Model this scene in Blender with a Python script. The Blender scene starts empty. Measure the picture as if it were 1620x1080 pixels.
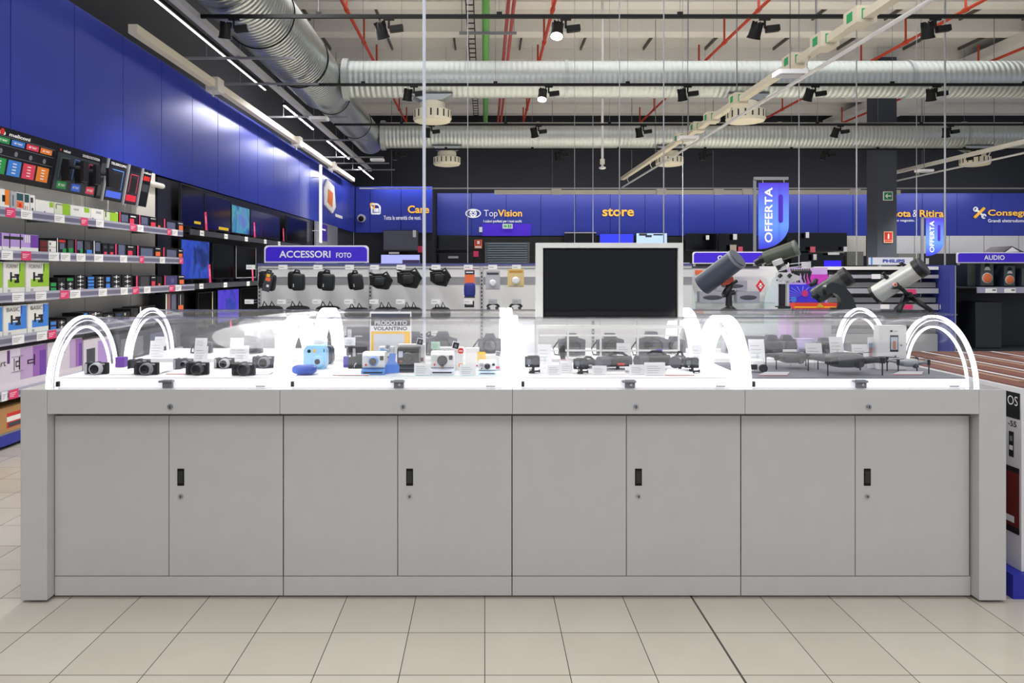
import bpy, bmesh, math, random
from mathutils import Matrix, Vector
random.seed(7)
SC = bpy.context.scene
COL = SC.collection
PI = math.pi

# ------------------------------------------------------------------ camera
F, CX, CY, H = 1150.0, 767.0, 428.0, 1.43       # focal length in pixels, vanishing point, eye height
cam = bpy.data.cameras.new('camera'); camo = bpy.data.objects.new('camera', cam); COL.objects.link(camo)
camo.location = (0, 0, H); camo.rotation_euler = (PI/2, 0, 0)
cam.sensor_width = 36; cam.lens = F/1620*36
cam.shift_x = (810-CX)/1620; cam.shift_y = -(540-CY)/1620
cam.clip_start = .05; cam.clip_end = 200
SC.camera = camo
SC.view_settings.view_transform = 'Standard'; SC.view_settings.look = 'None'
SC.view_settings.gamma = 1; SC.view_settings.exposure = 0.68

SC.cycles.transparent_max_bounces = 48; SC.cycles.max_bounces = 12
# ------------------------------------------------------------------ world and large lights
W = bpy.data.worlds.new('world'); SC.world = W; W.use_nodes = True
W.node_tree.nodes['Background'].inputs[0].default_value = (.82, .86, 1, 1)
W.node_tree.nodes['Background'].inputs[1].default_value = .42
def area(name, loc, size, energy, rot=(0, 0, 0), col=(1, .985, .965)):
    l = bpy.data.lights.new(name, 'AREA'); l.shape = 'RECTANGLE'; l.size, l.size_y = size; l.energy = energy; l.color = col
    o = bpy.data.objects.new(name, l); COL.objects.link(o); o.location = loc; o.rotation_euler = rot; return o
area('soft_fill_entrance', (.5, -2.0, 5.6), (9, 4), 210)  # added soft fill behind the camera, not a fixture of the hall
area('soft_fill_counter', (1.0, 4.5, 6.2), (10, 5), 190)  # added overhead fill kept above the view, no lamp row here
area('soft_fill_shelves', (3.0, 12.0, 6.65), (14, 3), 120)  # unseen fill added over the aisles to lift the brightness
area('soft_fill_side_wall', (-2.2, 5.5, 4.6), (.6, 8), 95, (0, -.6, 0))  # added fill near the blue side wall, stands for no real lamp
area('soft_fill_far_wall', (7.5, 23.2, 4.35), (22, .2), 120, (.8, 0, 0))  # fill added because the far wall came out dark, no washer fitted

# ------------------------------------------------------------------ helpers
def at(px, py, Y): return Vector(((px-CX)*Y/F, Y, H-(py-CY)*Y/F))
def wx(px, Y): return (px-CX)*Y/F
def wz(py, Y): return H-(py-CY)*Y/F
def yd(px, X): return X*F/(px-CX)
def lin(c):
    c /= 255.0
    return c/12.92 if c <= .04045 else ((c+.055)/1.055)**2.4
MC = {}
def mat(rgb, rough=.45, metal=0.0, emit=0.0, var=.04, coat=0.0, name=None, spec=.5):
    key = (rgb, rough, metal, emit, coat, spec)
    if key in MC: return MC[key]
    m = bpy.data.materials.new(name or 'paint_%d_%d_%d' % rgb); m.use_nodes = True
    nt = m.node_tree; b = nt.nodes['Principled BSDF']
    L = tuple(lin(c) for c in rgb)
    b.inputs['Roughness'].default_value = rough; b.inputs['Metallic'].default_value = metal
    b.inputs['Specular IOR Level'].default_value = spec
    if coat: b.inputs['Coat Weight'].default_value = coat; b.inputs['Coat Roughness'].default_value = .1
    if emit:
        b.inputs['Base Color'].default_value = L+(1,)
        b.inputs['Emission Color'].default_value = L+(1,); b.inputs['Emission Strength'].default_value = emit
    else:
        tc = nt.nodes.new('ShaderNodeTexCoord'); no = nt.nodes.new('ShaderNodeTexNoise'); no.inputs['Scale'].default_value = 9
        nt.links.new(tc.outputs['Object'], no.inputs['Vector'])
        mx = nt.nodes.new('ShaderNodeMix'); mx.data_type = 'RGBA'
        mx.inputs[6].default_value = tuple(c*(1-var) for c in L)+(1,); mx.inputs[7].default_value = tuple(min(1, c*(1+var)) for c in L)+(1,)
        nt.links.new(no.outputs[0], mx.inputs[0]); nt.links.new(mx.outputs[2], b.inputs['Base Color'])
    MC[key] = m
    return m
def acrylic(name, ior=1.35, haze=.0, tint=(1, 1, 1)):
    m = bpy.data.materials.new(name); m.use_nodes = True; nt = m.node_tree; nt.nodes.clear()
    o = nt.nodes.new('ShaderNodeOutputMaterial'); t = nt.nodes.new('ShaderNodeBsdfTransparent'); g = nt.nodes.new('ShaderNodeBsdfGlossy')
    t.inputs[0].default_value = tint+(1,); g.inputs['Roughness'].default_value = .03; g.inputs['Color'].default_value = (.6, .6, .62, 1)
    ge = nt.nodes.new('ShaderNodeNewGeometry'); dp = nt.nodes.new('ShaderNodeVectorMath'); dp.operation = 'DOT_PRODUCT'
    nt.links.new(ge.outputs['Incoming'], dp.inputs[0]); nt.links.new(ge.outputs['Normal'], dp.inputs[1])
    f0 = ((ior-1)/(ior+1))**2; last = dp.outputs['Value']
    for op, va, vb in (('ABSOLUTE', 0, 0), ('SUBTRACT', 1, None), ('POWER', None, 6.0), ('MULTIPLY_ADD', None, 1-f0)):
        n_ = nt.nodes.new('ShaderNodeMath'); n_.operation = op
        if op == 'SUBTRACT': n_.inputs[0].default_value = 1; nt.links.new(last, n_.inputs[1])
        else:
            nt.links.new(last, n_.inputs[0]); n_.inputs[1].default_value = vb
            if op == 'MULTIPLY_ADD': n_.inputs[2].default_value = f0
        last = n_.outputs[0]
    fr = n_
    mx = nt.nodes.new('ShaderNodeMixShader'); nt.links.new(fr.outputs[0], mx.inputs[0]); nt.links.new(t.outputs[0], mx.inputs[1]); nt.links.new(g.outputs[0], mx.inputs[2])
    out = mx
    if haze:
        d = nt.nodes.new('ShaderNodeBsdfDiffuse'); d.inputs[0].default_value = (.9, .92, 1, 1)
        m2 = nt.nodes.new('ShaderNodeMixShader'); m2.inputs[0].default_value = haze
        nt.links.new(mx.outputs[0], m2.inputs[1]); nt.links.new(d.outputs[0], m2.inputs[2]); out = m2
    nt.links.new(out.outputs[0], o.inputs[0]); return m

GLYPH = {}
def glyphs(s, bold):
    k = (s, bold)
    if k not in GLYPH:
        c = bpy.data.curves.new('t', 'FONT'); c.body = s; c.size = 1; c.offset = bold; c.resolution_u = 3
        o = bpy.data.objects.new('t', c); COL.objects.link(o)
        dg = bpy.context.evaluated_depsgraph_get(); me = bpy.data.meshes.new_from_object(o.evaluated_get(dg))
        vs = [tuple(v.co) for v in me.vertices]; fs = [tuple(p.vertices) for p in me.polygons]
        bpy.data.objects.remove(o); bpy.data.curves.remove(c); bpy.data.meshes.remove(me)
        x0 = min(v[0] for v in vs); x1 = max(v[0] for v in vs); y0 = min(v[1] for v in vs); y1 = max(v[1] for v in vs)
        GLYPH[k] = ([((v[0]-x0)/(x1-x0), (v[1]-y0)/(y1-y0)) for v in vs], fs, (x1-x0)/(y1-y0))
    return GLYPH[k]

class MB:
    def __init__(s): s.v = []; s.f = []; s.mi = []; s.sm = []; s.mats = []; s.M = Matrix(); s.keep = False
    def add(s, vs, fs, m, smooth=False):
        if m not in s.mats: s.mats.append(m)
        i = s.mats.index(m); k = len(s.v)
        s.v += [s.M @ Vector(p) for p in vs]
        for f in fs: s.f.append(tuple(k+a for a in f)); s.mi.append(i); s.sm.append(smooth)
        return s
    def box(s, x0, y0, z0, x1, y1, z1, m):
        return s.add([(x0,y0,z0),(x1,y0,z0),(x1,y1,z0),(x0,y1,z0),(x0,y0,z1),(x1,y0,z1),(x1,y1,z1),(x0,y1,z1)],
                     [(0,3,2,1),(4,5,6,7),(0,1,5,4),(1,2,6,5),(2,3,7,6),(3,0,4,7)], m)
    def cyl(s, p0, p1, r, m, n=16, r2=None, smooth=True):
        p0, p1 = Vector(p0), Vector(p1); d = (p1-p0).normalized()
        a = d.orthogonal().normalized(); b = d.cross(a); r2 = r if r2 is None else r2
        vs = [p0+(a*math.cos(2*PI*i/n)+b*math.sin(2*PI*i/n))*r for i in range(n)]+[p1+(a*math.cos(2*PI*i/n)+b*math.sin(2*PI*i/n))*r2 for i in range(n)]
        s.add(vs, [(i, (i+1) % n, n+(i+1) % n, n+i) for i in range(n)], m, smooth)
        s.add(vs[:n], [tuple(range(n-1, -1, -1))], m); s.add(vs[n:], [tuple(range(n))], m)
        return s
    def tube(s, pts, r, m, n=8):
        pts = [Vector(p) for p in pts]; vs = []; up = None
        for i, p in enumerate(pts):
            d = (pts[min(i+1, len(pts)-1)]-pts[max(i-1, 0)]).normalized()
            if up is None: up = d.orthogonal().normalized()
            up = (up-d*up.dot(d)).normalized(); b = d.cross(up); rr = r[i] if isinstance(r, (list, tuple)) else r
            vs += [p+(up*math.cos(2*PI*j/n)+b*math.sin(2*PI*j/n))*rr for j in range(n)]
        fs = [(i*n+j, i*n+(j+1) % n, (i+1)*n+(j+1) % n, (i+1)*n+j) for i in range(len(pts)-1) for j in range(n)]
        fs += [tuple(range(n-1, -1, -1)), tuple(range((len(pts)-1)*n, len(pts)*n))]
        return s.add(vs, fs, m, True)
    def ext(s, poly, ax, a, b, m, smooth=False):
        f = {'x': lambda u, v, w: (w, u, v), 'y': lambda u, v, w: (u, w, v), 'z': lambda u, v, w: (u, v, w)}[ax]; n = len(poly)
        vs = [f(u, v, a) for u, v in poly]+[f(u, v, b) for u, v in poly]
        s.add(vs, [(i, (i+1) % n, n+(i+1) % n, n+i) for i in range(n)], m, smooth)
        s.add(vs, [tuple(range(n)), tuple(range(2*n-1, n-1, -1))], m); return s
    def band(s, o, i, ax, a, b, m):
        f = {'x': lambda u, v, w: (w, u, v), 'y': lambda u, v, w: (u, w, v), 'z': lambda u, v, w: (u, v, w)}[ax]; n = len(o)
        vs = [f(*p, a) for p in o]+[f(*p, a) for p in i]+[f(*p, b) for p in o]+[f(*p, b) for p in i]
        fs = []
        for k in range(n-1):
            fs += [(k, k+1, n+k+1, n+k), (2*n+k, 3*n+k, 3*n+k+1, 2*n+k+1)]
        s.add(vs, fs, m)
        s.add(vs, [(k, 2*n+k, 2*n+k+1, k+1) for k in range(n-1)]+[(n+k, n+k+1, 3*n+k+1, 3*n+k) for k in range(n-1)], m, True)
        s.add(vs, [(0, n, 3*n, 2*n), (n-1, 3*n-1, 4*n-1, 2*n-1)], m); return s
    def lathe(s, prof, m, c=(0, 0, 0), ax='z', n=20, smooth=True):
        f = {'z': lambda r, t, h: (c[0]+r*math.cos(t), c[1]+r*math.sin(t), c[2]+h), 'y': lambda r, t, h: (c[0]+r*math.cos(t), c[1]+h, c[2]+r*math.sin(t)),
             'x': lambda r, t, h: (c[0]+h, c[1]+r*math.cos(t), c[2]+r*math.sin(t))}[ax]
        vs = [f(r, 2*PI*j/n, h) for r, h in prof for j in range(n)]; k = len(prof)
        fs = [(i*n+j, i*n+(j+1) % n, (i+1)*n+(j+1) % n, (i+1)*n+j) for i in range(k-1) for j in range(n)]
        s.add(vs, fs, m, smooth); s.add(vs, [tuple(range(n)), tuple(range((k-1)*n, k*n))], m); return s
    def ell(s, c, r, m, n=14, e=1.0, bot=-1.0):
        def q(v): return math.copysign(abs(v)**e, v)
        vs = []; fs = []; k = n//2
        for i in range(k+1):
            p = -PI/2+PI*i/k
            for j in range(n):
                t = 2*PI*j/n
                vs.append((c[0]+r[0]*q(math.cos(p))*q(math.cos(t)), c[1]+r[1]*q(math.cos(p))*q(math.sin(t)), c[2]+r[2]*max(bot, q(math.sin(p)))))
        for i in range(k):
            for j in range(n): fs.append((i*n+j, i*n+(j+1) % n, (i+1)*n+(j+1) % n, (i+1)*n+j))
        return s.add(vs, fs, m, True)
    def text(s, st, x0, z0, x1, z1, y, m, bold=.02, rot=0, keepw=False):
        """lettering fitted to a rectangle on the plane y (reads from -y); rot=1 reads upwards"""
        vs, fs, asp = glyphs(st, bold)
        if rot: pts = [(x1-v*(x1-x0), y, z0+u*(z1-z0)) for u, v in vs]
        else: pts = [(x0+u*(x1-x0), y, z0+v*(z1-z0)) for u, v in vs]
        return s.add(pts, fs, m)
    def build(s, name, parent=None, bevel=0, loc=None, recalc=True):
        me = bpy.data.meshes.new(name); me.from_pydata([tuple(v) for v in s.v], [], s.f)
        for m in s.mats: me.materials.append(m)
        me.polygons.foreach_set('material_index', s.mi); me.polygons.foreach_set('use_smooth', s.sm)
        if recalc:
            b = bmesh.new(); b.from_mesh(me); bmesh.ops.remove_doubles(b, verts=b.verts, dist=1e-6) if False else None
            bmesh.ops.recalc_face_normals(b, faces=b.faces); b.to_mesh(me); b.free()
        me.update(); o = bpy.data.objects.new(name, me); COL.objects.link(o)
        if parent: o.parent = parent
        if loc: o.location = loc
        if bevel:
            md = o.modifiers.new('edge', 'BEVEL'); md.width = bevel; md.segments = 2; md.limit_method = 'ANGLE'; md.angle_limit = .9
        return o
def box(x0, y0, z0, x1, y1, z1, m): return MB().box(min(x0, x1), min(y0, y1), min(z0, z1), max(x0, x1), max(y0, y1), max(z0, z1), m)
USED = {}
def tag(o, label, cat, group=None, kind=None):
    o['label'] = label; o['category'] = cat
    if group: o['group'] = group
    if kind: o['kind'] = kind
    USED.setdefault(label, []).append(o.name)
    return o
def root(name, loc, label, cat, group=None, rz=0, rx=0, ry=0):
    o = bpy.data.objects.new(name, None); COL.objects.link(o); o.location = loc; o.rotation_euler = (rx, ry, rz); o.empty_display_size = .05
    return tag(o, label, cat, group)
def struct(o): o['kind'] = 'structure'; return o
ORD = ['first', 'second', 'third', 'fourth', 'fifth', 'sixth', 'seventh', 'eighth', 'ninth', 'tenth', 'eleventh', 'twelfth', 'thirteenth', 'fourteenth', 'fifteenth', 'sixteenth']

WHITE = mat((205, 205, 206), .28, coat=.3); OFFW = mat((214, 211, 204), .5); BLACK = mat((12, 12, 13), .55, spec=.25); DARK = mat((24, 26, 30), .6, spec=.25)
NAVYD = mat((34, 37, 46), .8); RUBBER = mat((20, 20, 22), .7); GREY = mat((120, 122, 128), .5); LGREY = mat((176, 177, 182), .45)
STEEL = mat((150, 154, 160), .3, .9); CHROME = mat((200, 202, 206), .15, 1.0); PAPER = mat((236, 236, 238), .7); PINK = mat((222, 60, 110), .6)
SIGNB = mat((62, 30, 205), .35); BLUEP = mat((46, 62, 172), .30, .15); LEDM = mat((255, 255, 255), .5, 0, 16.0); LEDD = mat((255, 250, 240), .5, 0, 2.5); GLOW = mat((245, 248, 255), .5, 0, 3.0)
RED = mat((200, 40, 35), .5); ORANGE = mat((235, 130, 40), .5); YELLOW = mat((240, 190, 40), .5); GREEN = mat((30, 150, 75), .5); LIME = mat((150, 195, 50), .5)
SKYB = mat((60, 130, 220), .5); PURPLE = mat((110, 60, 165), .5); LILAC = mat((180, 150, 215), .5); DRED = mat((110, 30, 28), .5); CARD = mat((176, 132, 82), .8)
GREENL = mat((20, 160, 90), .5); BEIGE = mat((222, 216, 196), .5); SCREEN = mat((5, 6, 9), .10, coat=.15, spec=.3); GLASS = mat((10, 12, 18), .05, coat=.8)
ACR = acrylic('clear_acrylic', 1.42, .008); ACR2 = acrylic('arch_acrylic', 1.4, .05); ACR3 = acrylic('glare_arch_acrylic', 1.4, .07); PLAIN = acrylic('clear_glass', 1.4, .04, (.93, .98, .97))

# ================================================================== STRUCTURE
def tile_mat():
    m = bpy.data.materials.new('floor_tiles'); m.use_nodes = True; nt = m.node_tree; b = nt.nodes['Principled BSDF']
    N = nt.nodes.new; Lk = nt.links.new
    tc = N('ShaderNodeTexCoord'); sp = N('ShaderNodeSeparateXYZ'); Lk(tc.outputs['Object'], sp.inputs[0])
    def math_(op, a, bb=None, c=None):
        n = N('ShaderNodeMath'); n.operation = op
        for i, v in enumerate((a, bb, c)):
            if v is None: continue
            if isinstance(v, (int, float)): n.inputs[i].default_value = v
            else: Lk(v, n.inputs[i])
        return n.outputs[0]
    P = .302
    ux = math_('DIVIDE', sp.outputs[0], P); uy = math_('DIVIDE', math_('SUBTRACT', sp.outputs[1], 2.873), P)
    def edge(u): return math_('MULTIPLY', math_('SUBTRACT', .5, math_('ABSOLUTE', math_('SUBTRACT', math_('FRACT', u), .5))), P)
    ex = edge(ux); ey = edge(uy)
    wide = math_('LESS_THAN', math_('ABSOLUTE', math_('SUBTRACT', sp.outputs[0], P*3)), .0045)
    line = math_('MAXIMUM', math_('MAXIMUM', math_('LESS_THAN', ex, .0016), math_('LESS_THAN', ey, .0018)), wide)
    cb = N('ShaderNodeCombineXYZ'); Lk(math_('FLOOR', ux), cb.inputs[0]); Lk(math_('FLOOR', uy), cb.inputs[1])
    wn = N('ShaderNodeTexWhiteNoise'); Lk(cb.outputs[0], wn.inputs['Vector'])
    no = N('ShaderNodeTexNoise'); no.inputs['Scale'].default_value = 5; no.inputs['Detail'].default_value = 5; Lk(tc.outputs['Object'], no.inputs['Vector'])
    f = math_('ADD', math_('MULTIPLY', wn.outputs['Value'], .5), math_('MULTIPLY', no.outputs[0], .5))
    mx = N('ShaderNodeMix'); mx.data_type = 'RGBA'
    mx.inputs[6].default_value = (lin(178), lin(172), lin(159), 1); mx.inputs[7].default_value = (lin(197), lin(192), lin(180), 1); Lk(f, mx.inputs[0])
    m2 = N('ShaderNodeMix'); m2.data_type = 'RGBA'; Lk(line, m2.inputs[0]); Lk(mx.outputs[2], m2.inputs[6]); m2.inputs[7].default_value = (.06, .052, .04, 1)
    Lk(m2.outputs[2], b.inputs['Base Color'])
    b.inputs['Specular IOR Level'].default_value = .4
    Lk(math_('MULTIPLY_ADD', no.outputs[0], .15, .13), b.inputs['Roughness']); return m
struct(box(-4.25, -6, -.1, 26, 27, 0, tile_mat()).build('floor'))
CEIL = mat((216, 214, 212), .9); CEIL_LIT = mat((232, 230, 226), .9)  # rib colour made lighter to paint in the light the ribs catch
c = box(-4.6, -6, 7.0, 26, 27, 7.2, CEIL)
for y in (2, 4.05, 6.1, 8.15, 10.2, 12.25, 14.3, 16.1, 18.2, 20.3, 22.4, 24.4): c.box(-4.6, y, 6.72, 26, y+.42, 7.0, CEIL_LIT)
struct(c.build('ceiling'))
t = MB()
for r_ in (-.99, -.7, -.42, -.133, .158, .435, .72, 1.0, 1.31, 1.6, 1.9, 2.15):
    for y0, y1 in ((16.6, 18.15), (18.7, 20.2), (14.75, 16.0), (20.8, 22.3)):
        if (y0 in (14.75, 20.8)) and random.random() < .45: continue
        t.box(r_*5.5-.02, y0, 6.93, r_*5.5+.02, y1, 6.999, mat((86, 84, 80), .7))
struct(t.build('trim_1'))
struct(box(11.9, 9, 6.5, 13.6, 25.6, 6.719, mat((226, 226, 222), .8)).build('trim_2'))
# left wall: dark base, blue cladding panels, dark wall above
def panels(b, n0, n1, P, z0, z1, seams_mat, fn, gap=.006):
    k = n0
    while k < n1-1e-6: fn(k+gap/2, min(k+P, n1)-gap/2); k += P
wl = box(-4.5, -6, 0, -4.26, 23.6, 4.16, NAVYD); wl.box(-4.6, -6, 4.16, -4.5, 26, 7.0, NAVYD)
struct(wl.build('wall_left'))
b = MB(); k = 1.44
while k < 23.4:
    b.box(-4.255, k+.005, 2.66, -4.2+random.uniform(0, .002), min(k+1, 23.5)-.005, 4.155, BLUEP); k += 1.0
struct(b.build('trim_3', bevel=.003))
# back wall with a projecting corner block
wb = box(-4.5, 25.62, 0, 26, 25.9, 7.0, NAVYD); wb.box(-4.259, 23.62, 0, -1.7, 25.6, 4.155, NAVYD)
struct(wb.build('wall_back'))
b = MB()
def bluep(x0, x1, Y, z0=2.66, z1=4.155): b.box(x0+.006, Y-.04, z0, x1-.006, Y, z1, BLUEP)
for x0, x1 in ((-4.2, -3.72), (-3.72, -2.72), (-2.72, -1.7)): bluep(x0, x1, 23.61)
x = -1.69
while x < 24: bluep(x, x+1.22, 25.61); x += 1.22
struct(b.build('trim_4', bevel=.004))
b = MB(); x = 13.9
b.box(11.4, 25.56, 1.95, 13.4, 25.61, 2.655, OFFW)
b.box(12.75, 25.56, 1.95, 13.38, 25.61, 2.655, OFFW) if False else None
while x < 24: b.box(x+.006, 25.56, 1.9, x+1.2, 25.61, 2.655, mat((236, 236, 240), .5)); x += 1.22
struct(b.build('trim_5'))
# dark base cladding along the far wall
struct(box(-1.69, 25.57, 0, 11.38, 25.61, 2.62, mat((17, 18, 20), .5)).build('trim_6'))
struct(box(9.72, 18, 0, 10.2, 18.5, 6.719, mat((62, 67, 79), .75)).build('column'))
# exit arrow and extinguisher signs on the column
def sign_plate(name, px0, py0, px1, py1, Y, label, cat, deco, base):
    x0, x1, z0, z1 = wx(px0, Y), wx(px1, Y), wz(py1, Y), wz(py0, Y)
    r = root(name, ((x0+x1)/2, Y, z0), label, cat); w, h = (x1-x0)/2, z1-z0
    box(-w, -.012, 0, w, 0, h, base).build('plate', r)
    d = MB(); deco(d, w, h); d.build('pictogram', r); return r
def arrow(d, w, h):
    d.box(-w*.85, -.016, h*.08, w*.85, -.0125, h*.92, mat((30, 120, 70), .5))
    d.box(-w*.3, -.02, h*.44, w*.6, -.0165, h*.56, PAPER); d.ext([(-w*.65, h*.5), (-w*.1, h*.78), (-w*.1, h*.66), (-w*.38, h*.5), (-w*.1, h*.34), (-w*.1, h*.22)], 'y', -.02, -.0165, PAPER)
sign_plate('direction_sign', 1397, 303, 1412, 317, 17.99, 'green arrow direction sign high on the dark square column', 'sign', arrow, PAPER)
def exting(d, w, h):
    d.box(-w*.85, -.016, h*.25, w*.85, -.0125, h*.93, RED); d.cyl((0, -.0165, h*.6), (0, -.02, h*.6), w*.01, PAPER)
    d.box(-w*.16, -.02, h*.35, w*.16, -.0165, h*.7, PAPER); d.ext([(-w*.16, h*.7), (w*.16, h*.7), (0, h*.84)], 'y', -.02, -.0165, PAPER)
    d.box(-w*.8, -.016, h*.08, w*.8, -.0125, h*.2, RED)
sign_plate('extinguisher_sign', 1398, 366, 1412, 384, 17.99, 'red and white fire extinguisher sign low on the dark column', 'sign', exting, mat((225, 190, 150), .5))

# ================================================================== CEILING SERVICES
def duct_mat(axis):
    m = bpy.data.materials.new('galvanised_duct_'+axis); m.use_nodes = True; nt = m.node_tree; b = nt.nodes['Principled BSDF']
    b.inputs['Base Color'].default_value = (.50, .54, .54, 1); b.inputs['Metallic'].default_value = .8; b.inputs['Roughness'].default_value = .42
    tc = nt.nodes.new('ShaderNodeTexCoord'); w = nt.nodes.new('ShaderNodeTexWave'); w.bands_direction = axis.upper(); w.inputs['Scale'].default_value = 3.4
    w.inputs['Distortion'].default_value = .3; w.wave_profile = 'SIN'
    nt.links.new(tc.outputs['Object'], w.inputs['Vector']); bp = nt.nodes.new('ShaderNodeBump'); bp.inputs['Strength'].default_value = .4; bp.inputs['Distance'].default_value = .016
    nt.links.new(w.outputs['Fac'], bp.inputs['Height']); nt.links.new(bp.outputs[0], b.inputs['Normal']); return m
DX, DY_ = duct_mat('x'), duct_mat('y'); DY_.node_tree.nodes['Principled BSDF'].inputs['Roughness'].default_value = .3; DY_.node_tree.nodes['Principled BSDF'].inputs['Metallic'].default_value = .95; GALV = mat((176, 182, 184), .42, .7)
ZD = 4.74
d = root('ventilation_duct', (-2.9, 2, ZD), 'big corrugated silver duct running back along the blue panelled wall', 'duct')
MB().cyl((0, 0, 0), (0, 10.9, 0), .45, DY_, 48).build('pipe', d)
MB().cyl((0, 10.9, 0), (0, 11.5, 0), .45, GALV, 40, r2=.36).build('reducer', d)
MB().cyl((0, 11.5, 0), (0, 16.4, 0), .36, DY_, 40).build('pipe', d)
for y in (3.4, 5.4, 7.35, 9.35, 11.7, 14.2):
    rr = .458 if y < 11 else .37
    MB().tube([(rr*math.cos(a), y, rr*math.sin(a)) for a in [PI-.5+k*(PI+1)/20 for k in range(21)]], .008, BLACK, 6).build('hanger_strap', d)
for nm, Y, lab in (('first', 12.6, 'nearer one'), ('second', 17.8, 'farther one')):
    r = root('ventilation_duct', (-2.435 if Y < 15 else -2.53, Y, ZD), 'long silver spiral duct crossing the hall, the %s of two' % lab, 'duct', 'silver ducts crossing the hall')
    MB().cyl((.1, 0, 0), (22, 0, 0), .315, DX, 40).build('pipe', r)
    MB().cyl((0, 0, 0), (.1, 0, 0), .36, GALV, 32).build('collar', r)
    for x in (3.8, 9.7, 14.2): MB().cyl((x, 0, 0), (x+.06, 0, 0), .33, GALV, 32).build('collar', r)
def diffuser(X, Y, label):
    r = root('air_diffuser', (X, Y, 3.99), label, 'air diffuser', 'round slotted air diffusers under the ducts')
    m = MB(); m.lathe([(.20, 0), (.31, .02), (.335, .06), (.335, .2), (.29, .22)], BEIGE, n=18, smooth=False)
    m.lathe([(.23, .22), (.23, .33), (.2, .36)], BEIGE, n=18); m.build('housing', r)
    s_ = MB()
    for k in range(18):
        a = 2*PI*(k+.5)/18; s_.M = Matrix.Rotation(a, 4, 'Z'); s_.box(.325, -.012, .07, .334, .012, .19, DARK)
    s_.build('slots', r)
    MB().add([(-.36, -.2, .46), (.36, -.2, .46), (.36, .2, .46), (-.36, .2, .46), (-.18, -.18, .36), (.18, -.18, .36), (.18, .18, .36), (-.18, .18, .36)],
             [(0,1,2,3),(4,7,6,5),(0,4,5,1),(1,5,6,2),(2,6,7,3),(3,7,4,0)], GALV).build('duct_boot', r)
diffuser(-.91, 12.6, 'cream slotted air diffuser under the nearer cross duct, beside the white power pole')
diffuser(4.52, 12.6, 'cream slotted air diffuser under the nearer cross duct, beside the white lighting trunking')
diffuser(-.93, 17.8, 'cream slotted air diffuser under the farther cross duct, closest to the blue side wall')
diffuser(4.52, 17.8, 'cream slotted air diffuser under the farther cross duct, behind the end of the lighting trunking')
diffuser(12.0, 17.8, 'cream slotted air diffuser under the farther cross duct, beyond the dark column')

# lighting tracks with spotlights
TR = [('nearest', 8.04, -3.14), ('second', 10.99, -3.14), ('third', 13.99, -2.9), ('farthest', 16.83, -2.2)]
ZT = 4.24
for nm, Y, X0 in TR:
    r = root('lighting_track', (X0, Y, ZT), 'long black lighting track crossing the hall, %s row' % nm, 'lighting track', 'black lighting tracks')
    box(0, -.018, -.02, 16, .018, .02, BLACK).build('rail', r)
    for x in range(1, 16, 2):
        wv = MB(); wv.cyl((x+.3, 0, .02), (x+.3, 0, 2.4), .003, GREY, 5).box(x+.27, -.012, .02, x+.33, .012, .05, BLACK); wv.build('suspension_wire', r)
LENS_ON = mat((255, 252, 240), .4, 0, 14.0); LENS_OFF = mat((200, 200, 195), .3)
def spot(px, Y, lit, ang, label, energy):
    X = wx(px, Y)
    r = root('track_spotlight', (X, Y, ZT-.02), label, 'spotlight', 'black spotlights on the tracks')
    box(-.06, -.016, -.022, .06, .016, 0, BLACK).build('adapter', r)
    MB().cyl((0, 0, -.02), (0, 0, -.11), .013, BLACK, 8).build('stem', r)
    m = MB(); m.M = Matrix.Translation((.085, 0, -.115)) @ Matrix.Rotation(-.12, 4, 'Y'); m.box(-.075, -.035, -.035, .075, .035, .035, BLACK); m.build('driver_box', r, .006)
    M = Matrix.Translation((-.09, 0, -.10)) @ Matrix.Rotation(ang[0], 4, 'X') @ Matrix.Rotation(ang[1], 4, 'Y')
    h = MB(); h.M = M; h.lathe([(.045, .05), (.06, .03), (.068, -.09), (.078, -.12)], BLACK, n=18)
    for k in range(8):
        h.M = M @ Matrix.Rotation(2*PI*k/8, 4, 'Z'); h.box(.04, -.004, .0, .066, .004, .06, BLACK)
    ho = h.build('lamp_head', r)
    l = MB(); l.M = M; l.cyl((0, 0, -.1195), (0, 0, -.124), .066, LENS_ON if lit else LENS_OFF, 20); l.build('lens', ho)
    if energy:
        L = bpy.data.lights.new('spot_lamp', 'SPOT'); L.energy = energy; L.spot_size = 1.9; L.spot_blend = .6; L.shadow_soft_size = .06; L.color = (1, .97, .92)
        lo = bpy.data.objects.new('spot_lamp', L); COL.objects.link(lo); lo.parent = r; lo.location = (-.09, 0, -.27); lo.rotation_euler = (ang[0], ang[1], 0)
rows = [(8.04, [370, 615, 895, 1210, 1480], 895, 'nearest'), (10.99, [655, 868, 1088, 1290, 1482], 868, 'second'),
        (13.99, [683, 852, 1018, 1330, 1504], None, 'third'), (16.83, [632, 888, 1116, 1310, 1540], None, 'farthest')]
for Y, pxs, lit, nm in rows:
    for k, px in enumerate(pxs):
        on = px == lit
        ang = (-.35, .12) if on else (.45 if k % 2 else .3, -.2 if k % 3 else .15)
        spot(px, Y, on, ang, '%s black spotlight, %s along from the blue wall on the %s track' % ('glowing' if on else 'angled', ORD[k], nm), 330 if Y > 10 else 90)

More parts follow.
